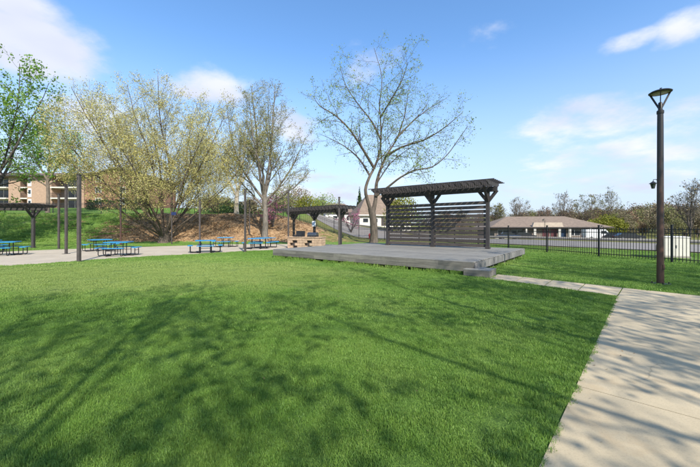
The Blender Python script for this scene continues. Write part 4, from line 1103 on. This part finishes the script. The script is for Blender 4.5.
for k in range(190):
    D = wg.uniform(104, 170); px = wg.uniform(440, 830); q = atd(px, D)
    if px < 500: D += 20
    rise = np.interp(px, [440, 560, 640, 830], [.62, .80, 1.0, 1.15])
    spots.append((q.x, q.y, rise*(D/130)*wg.uniform(.75, 1.12), int(wg.choice([1, 1, 2, 2, 3]))))
for k in range(90):
    D = wg.uniform(76, 104); px = wg.uniform(606, 860); q = atd(px, D); spots.append((q.x, q.y, wg.uniform(.35, .75), int(wg.choice([1, 2, 2, 3]))))
woods('far_woods', 'brown budding spring woods beyond the road and low building', spots, 3, [M['bark_brown'], M['leaf_rust'], M['leaf_tan'], M['leaf_moss']])
spots = []
for k in range(62):
    D = wg.uniform(105, 160); px = wg.uniform(195, 440); q = atd(px, D)
    spots.append((q.x, q.y, (D/130)*wg.uniform(.55, .80), int(wg.choice([1, 2, 3, 3, 4, 4]))))
woods('far_woods', 'green and brown spring woods behind the bank and white walled house', spots, 4, [M['bark_brown'], M['leaf_rust'], M['leaf_tan'], M['leaf_moss'], M['leaf_spring']])
def shrub(px, D, w, h, n, leafm, seed, label, size=.2, cone=False, name='shrub', group=None, cat='shrub', depth=None):
    g = np.random.default_rng(seed); p = atd(px, D); z0 = th(p.x, p.y)
    e = empty(name, (p.x, p.y, z0), 0, label, cat, group)
    d = g.normal(size=(n, 3)); d /= np.linalg.norm(d, axis=1, keepdims=True); r = g.random(n)**.35
    lump = 1+.22*np.sin(d[:, 0]*5+seed)*np.sin(d[:, 2]*4+d[:, 1]*5)
    P = d*(r*lump)[:, None]*A_([w/2, depth or w/2, h/2])+A_([0, 0, h*.5])
    if cone: k = np.clip(1.15-P[:, 2]/h, .08, 1); P[:, 0] *= k; P[:, 1] *= k
    V, Q = leaf_quads(P, size, g); link('foliage', np_mesh('foliage', V, Q, mats=[leafm]), e)
    polys = []
    for k in range(7):
        a = g.random()*6.28; q = np.linspace(0, 1, 4)[:, None]*A_([math.cos(a)*w*.3, math.sin(a)*w*.3, h*.75]); polys.append((q, np.linspace(.06, .02, 4), 4))
    V, Q = tube_mesh('stems', polys, None); link('stems', np_mesh('stems', V, Q, mats=[M['bark_dark']]), e)['kind'] = 'stuff'
for i, (px, w, h) in enumerate(((592, 4.0, 4.2), (602, 4.4, 5.2), (611, 4.2, 5.6), (619, 3.6, 4.6))):
    shrub(px, 76+i*.8, w, h, 2600, M['leaf_lime'], 80+i, ['small lime green evergreen shrub beside the white van', 'lime green evergreen shrub behind the pale lantern post', 'tallest lime green evergreen shrub behind parked black car', 'lime green evergreen shrub at the woods end of the clump'][i], .26, group='lime green shrubs across the road')
shrub(232, 50, 4.0, 2.2, 2000, M['leaf_dark'], 90, 'dark rounded shrub on the bank top behind pale trunked tree', .2)
shrub(401, 60, 6.0, 7.4, 3600, M['leaf_lime'], 91, 'yellow green bushy tree showing through the slatted pergola', .26, cat='tree', name='bushy_tree')
shrub(359.5, 84, 2.6, 9.5, 1600, M['leaf_dark'], 92, 'dark pointed conifer beside the brown house roof', .3, True, name='conifer', cat='tree')
# hedge before the brick building
def hedge():
    g = np.random.default_rng(101); p = atd(117, 58); e = empty('hedge', (p.x, p.y, th(p.x, p.y)), 0, 'long clipped dark green hedge below the brick gable wall', 'hedge')
    P = g.uniform(-1, 1, (7000, 3)); P *= (1/np.maximum(1e-6, np.abs(P).max(1))**.6)[:, None]; P = P*A_([5.2, .7, .85])+A_([0, 0, .8])
    P[:, 2] += .12*np.sin(P[:, 0]*2.1)+.08*np.sin(P[:, 0]*5.3)
    V, Q = leaf_quads(P, .15, g); link('foliage', np_mesh('foliage', V, Q, mats=[M['leaf_dark']]), e)
    st = [(np.array([[x, 0, -.1], [x+g.normal()*.1, 0, .5], [x+g.normal()*.3, 0, 1.2]]), np.array([.04, .03, .01]), 4) for x in np.arange(-4.8, 5, .6)]
    V, Q = tube_mesh('stems', st, None); link('stems', np_mesh('stems', V, Q, mats=[M['bark_dark']]), e)['kind'] = 'stuff'
hedge()
for i, (px, D, w, h, m) in enumerate(((281, 62, 6, 4.6, 'leaf_moss'), (296, 70, 7, 5.4, 'leaf_rust'), (322, 74, 8, 5.0, 'leaf_spring'), (306, 66, 5, 3.6, 'leaf_lime'), (215, 54, 6, 3.0, 'leaf_tan'), (250, 52, 5, 2.4, 'leaf_tan'))):
    lb = ['mossy rounded bush behind the open pergola end', 'rusty twiggy bush behind the open pergola roof', 'fresh green bush over the road behind the open pergola', 'lime green bush over the grassy slope behind the counter', 'tan twiggy bush on the bank top by dark shrub', 'low tan twiggy bush on the bank top behind the grey trunked tree'][i]
    shrub(px, D, w, h, 1500, M[m], 120+i, lb, .24)

# ------------------------------------------------------------------ buildings
def apartment():
    D = 70.0; gy = th(-50, D); ze = zrow(176.5, D); st = (ze-gy)/3
    def X(px): return (px-350)/FPX*D
    e = empty('apartment_building', (X(60), D, gy), 0, 'three storey beige and brick apartment building with balconies on the terrace', 'building')
    def part(name, m, mat, par=e): return m.build(name, mat, par)
    x = lambda px: X(px)-X(60); H = 3*st
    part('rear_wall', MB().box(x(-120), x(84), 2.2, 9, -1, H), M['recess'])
    # solid wall piers between the balcony bays
    piers = [(-120, -70, 'brick_beige'), (-40, -22, 'brick_beige'), (8.5, 20, 'brick_beige'), (27, 52, 'brick_beige'), (81.5, 84, 'brick_beige')]
    for a, b, m in piers: part('wall_pier', MB().box(x(a), x(b), 0, 2.19, -1, H), M[m])
    bays = [(-70, -40), (-22, 8.5), (20, 27), (52, 81.5)]
    for a, b in bays:
        for k in range(3):
            z = k*st
            bal = part('balcony', MB().box(x(a)+.02, x(b)-.02, -.5 if b-a > 10 else 0, 2.15, z-.18, z+.06), M['cream'])
            rl = MB(); y = -.45 if b-a > 10 else .06
            rl.box(x(a)+.03, x(b)-.03, y, y+.05, z+1.0, z+1.06)
            xx = x(a)+.1
            while xx < x(b)-.05: rl.box(xx, xx+.025, y+.01, y+.035, z+.07, z+1.0); xx += .16
            rl.build('railing', M['blackmetal'], bal)
            w = (x(b)-x(a)); dr = MB().box(x(a)+w*.25, x(a)+w*.75, 2.12, 2.18, z+.08, z+2.05).build('window', M['white'], e)
            for s0, s1 in ((.27, .49), (.51, .73)): MB().box(x(a)+w*s0, x(a)+w*s1, 2.09, 2.115, z+.16, z+1.97).build('pane', M['glass'], dr)
    for a, b in ((28, 31.5), (80, 80)):
        if b > a:
            for k in range(3):
                wdw = part('window', MB().box(x(a), x(b), -.05, -.002, k*st+.25, k*st+st-.25), M['white'])
                MB().box(x(a)+.12, x(b)-.12, -.07, -.052, k*st+.9, k*st+st-.55).build('pane', M['glass'], wdw)
    r = part('roof', MB().prism([(-.9, H), (9.6, H), (9.6, H+.25), (4.3, H+1.5), (-.9, H+.25)], 'x', x(-122), x(87)), M['roof_brown'])
    MB().box(x(-122), x(86.8), -.96, -.902, H-.05, H+.28).build('fascia', M['roof_dark'], r)
    # gabled brick wing nearer to the bank
    gx0, gx1, pk, dy = x(85), x(145), x(119), -3.4
    Dg = D+dy; k = Dg/D
    gx0, gx1, pk = ((85-350)/FPX*Dg-X(60)), ((146-350)/FPX*Dg-X(60)), ((119-350)/FPX*Dg-X(60))
    zE, zP = zrow(177, Dg)-gy, zrow(168.5, Dg)-gy
    part('gable_wall', MB().prism([(gx0, -1.5), (gx1, -1.5), (gx1, zE), (pk, zP-.15), (gx0, zE)], 'y', dy, 8), M['brick_red'])
    rr_ = part('gable_roof', MB().prism([(gx0-.7, zE-.12), (pk, zP), (gx1+.7, zE-.12), (gx1+.7, zE+.12), (pk, zP+.26), (gx0-.7, zE+.12)], 'y', dy-.6, 8.4), M['roof_dark'])
    for wx in (.22, .62, .86):
        for kk in range(3):
            cx = gx0+(gx1-gx0)*wx; z = kk*st*.98+.75
            wd = part('window', MB().box(cx-.62, cx+.62, dy-.05, dy-.003, z, z+1.3), M['white'])
            for s_ in (-1, 1): MB().box(cx+s_*.29-.25, cx+s_*.29+.25, dy-.07, dy-.052, z+.09, z+1.21).build('pane', M['glass'], wd)
apartment()
def hip_house(loc, rz, L_, W_, hw, hr, label, wallm, roofm, over=.7, wins=(), doors=(), name='low_building', inset=None):
    e = empty(name, loc, rz, label, 'building'); i = inset if inset is not None else W_*.5
    MB().box(-L_/2, L_/2, -W_/2, W_/2, -1.5, hw).build('wall', wallm, e)
    o = over; a, b = L_/2+o, W_/2+o
    V = [(-a, -b, hw), (a, -b, hw), (a, b, hw), (-a, b, hw), (-a, -b, hw+.2), (a, -b, hw+.2), (a, b, hw+.2), (-a, b, hw+.2), (-a+i, 0, hr), (a-i, 0, hr)]
    r = MB().add(V, [(0,3,2,1),(0,1,5,4),(1,2,6,5),(2,3,7,6),(3,0,4,7),(4,5,9,8),(5,6,9),(6,7,8,9),(7,4,8)]).build('roof', roofm, e)
    MB().box(-a-.02, a+.02, -b-.06, -b-.004, hw-.02, hw+.22).build('gutter', M['cream'] if 'white' in name else M['roof_dark'], r)
    for x0, x1, z0, z1 in wins:
        w = MB().box(x0, x1, -W_/2-.06, -W_/2-.003, z0, z1).build('window', M['white'], e)
        n = max(1, round((x1-x0)/1.0)); s_ = (x1-x0)/n
        for k in range(n): MB().box(x0+k*s_+.07, x0+(k+1)*s_-.07, -W_/2-.085, -W_/2-.062, z0+.08, z1-.08).build('pane', M['glass'], w)
    for x0, x1, z1, m in doors: 
        d = MB().box(x0, x1, -W_/2-.07, -W_/2-.004, 0, z1).build('door', m, e)
        MB().box(x1-.2, x1-.1, -W_/2-.11, -W_/2-.072, .95, 1.1).build('handle', M['steel'], d)
    return e
D = 80.0; q = atd(535, D); z0 = zrow(238, D)
lb_ = hip_house((q.x, q.y, z0), R(-8), 23, 14, 2.5, 5.3, 'long low building with brown hipped roof across the road from the stage', M['recess'], M['roof_tan'], 1.2,
    [(-10.8, -8.5, .9, 2.1), (-7.9, -5.4, .8, 2.1), (4.2, 6.6, .8, 2.1)], [(-1.2, .2, 2.2, M['door']), (.6, 1.8, 2.2, M['door']), (2.4, 3.6, 2.2, M['carblue'])], inset=6)
MB().box(-11.2, -8.6, -7.055, -7.001, 0, .8).build('wall_panel', M['white'], lb_)
for xx in (-5.0, -3.2, 1.9, 4.0, 8.2): MB().box(xx-.22, xx+.22, -8.1, -7.7, -1, 2.495).build('column', M['cream'], lb_)
MB().prism([(-3.8, 2.72), (2.6, 2.72), (2.3, 3.7), (-3.5, 3.7)], 'y', -8.28, -7.6).build('portico', M['tan'], lb_)
MB().box(7.4, 11.3, -8.0, -7.08, -1, 2.3).build('side_room', M['tan'], lb_)
D = 78.0; q = atd(374, D); z0 = th(q.x, q.y)
hh = hip_house((q.x+1.2, q.y, z0), R(12), 12, 10, zrow(216.5, D)-z0, zrow(195, D)-z0, 'white walled house with tall brown roof over the road behind the leaning tree', M['cream'], M['roof_tan'], .6,
    [(-5.3, -4, .7, 1.7), (-3.2, -1.8, .7, 1.7), (1, 2.6, .7, 1.7), (3.6, 5.2, .7, 1.7)], [(-1, .1, 1.9, M['roof_dark'])], name='white_house', inset=3.6)
q = atd(347, 88); z0 = th(q.x, q.y)
hip_house((q.x-3, q.y, z0), R(30), 10, 8, 2.8, 5.6, 'small pale house with brown roof partly behind pink flowering tree', M['white'], M['roof_brown'], .5, [(-3, -1.6, .9, 2.1), (1, 2.6, .9, 2.1)], [(-.6, .4, 2.1, M['roof_dark'])], name='small_house', inset=3)

# ------------------------------------------------------------------ parked vehicles
def car(loc, rz, paint, label, L_=4.5, H=1.45, kind='car'):
    e = empty('parked_'+kind, loc, rz, label, kind, 'vehicles parked over the road'); h = L_/2; w = .88
    if kind == 'car': low = [(-h, .35), (-h, .75), (-h+.15, .88), (-h*.45, .93), (h*.55, .93), (h-.1, .80), (h, .6), (h, .35)]; cab = [(-h+.35, .925), (-h*.55, H-.04), (-h*.2, H), (h*.18, H-.02), (h*.52, .925)]
    else: low = [(-h, .4), (-h, H), (h*.35, H), (h*.40, H*.98), (h*.62, 1.25), (h, 1.05), (h, .4)]; cab = [(h*.05, 1.25), (h*.05, H-.25), (h*.36, H-.25), (h*.55, 1.25)]
    MB().prism(low, 'y', -w, w).build('body', paint, e)
    MB().prism(cab, 'y', -w+.12 if kind == 'car' else -w-.02, w-.12 if kind == 'car' else w+.02).build('cabin_glass', M['glass'], e)
    if kind == 'car': MB().prism([(-h*.55, H-.05), (-h*.2, H+.01), (h*.18, H-.01), (h*.2, H-.06)], 'y', -w+.16, w-.16).build('roof_panel', paint, e)
    for sx in (-.62, .62):
        for sy in (-1, 1):
            wh = MB().tube([(sx*h, sy*(w-.17), .33), (sx*h, sy*(w+.01), .33)], .33, 14).build('wheel', M['tyre'], e)
            MB().tube([(sx*h, sy*(w+.012), .33), (sx*h, sy*(w+.022), .33)], .2, 10).build('rim', M['steel'], wh)
    for sy in (-.6, .6):
        MB().box(h-.02, h+.02, sy-.2, sy+.2, .6, .72).build('headlight', M['lens'], e); MB().box(-h-.02, -h+.02, sy-.18, sy+.18, .62, .76).build('tail_light', M['red'], e)
for px, D, a, pm_, lb, kd in ((508.5, 69, -8, 'carblue', 'dark blue car parked before the low brown roofed building', 'car'), (524, 70.5, -8, 'cardark', 'black car parked beside the dark blue car over the road', 'car'),
                          (598, 66, -10, 'carwhite', 'white van parked at the end of the low brown roofed building', 'van'), (614.5, 65, -12, 'cardark', 'black car parked before the lime green shrubs', 'car'),
                          (629, 62, -14, 'cardark', 'dark car parked past the lime green shrubs over the road', 'car')):
    q = atd(px, D); car((q.x, q.y, th(q.x, q.y)), R(a), M[pm_], lb, 4.6 if kd == 'car' else 5.2, 1.45 if kd == 'car' else 2.1, kd)
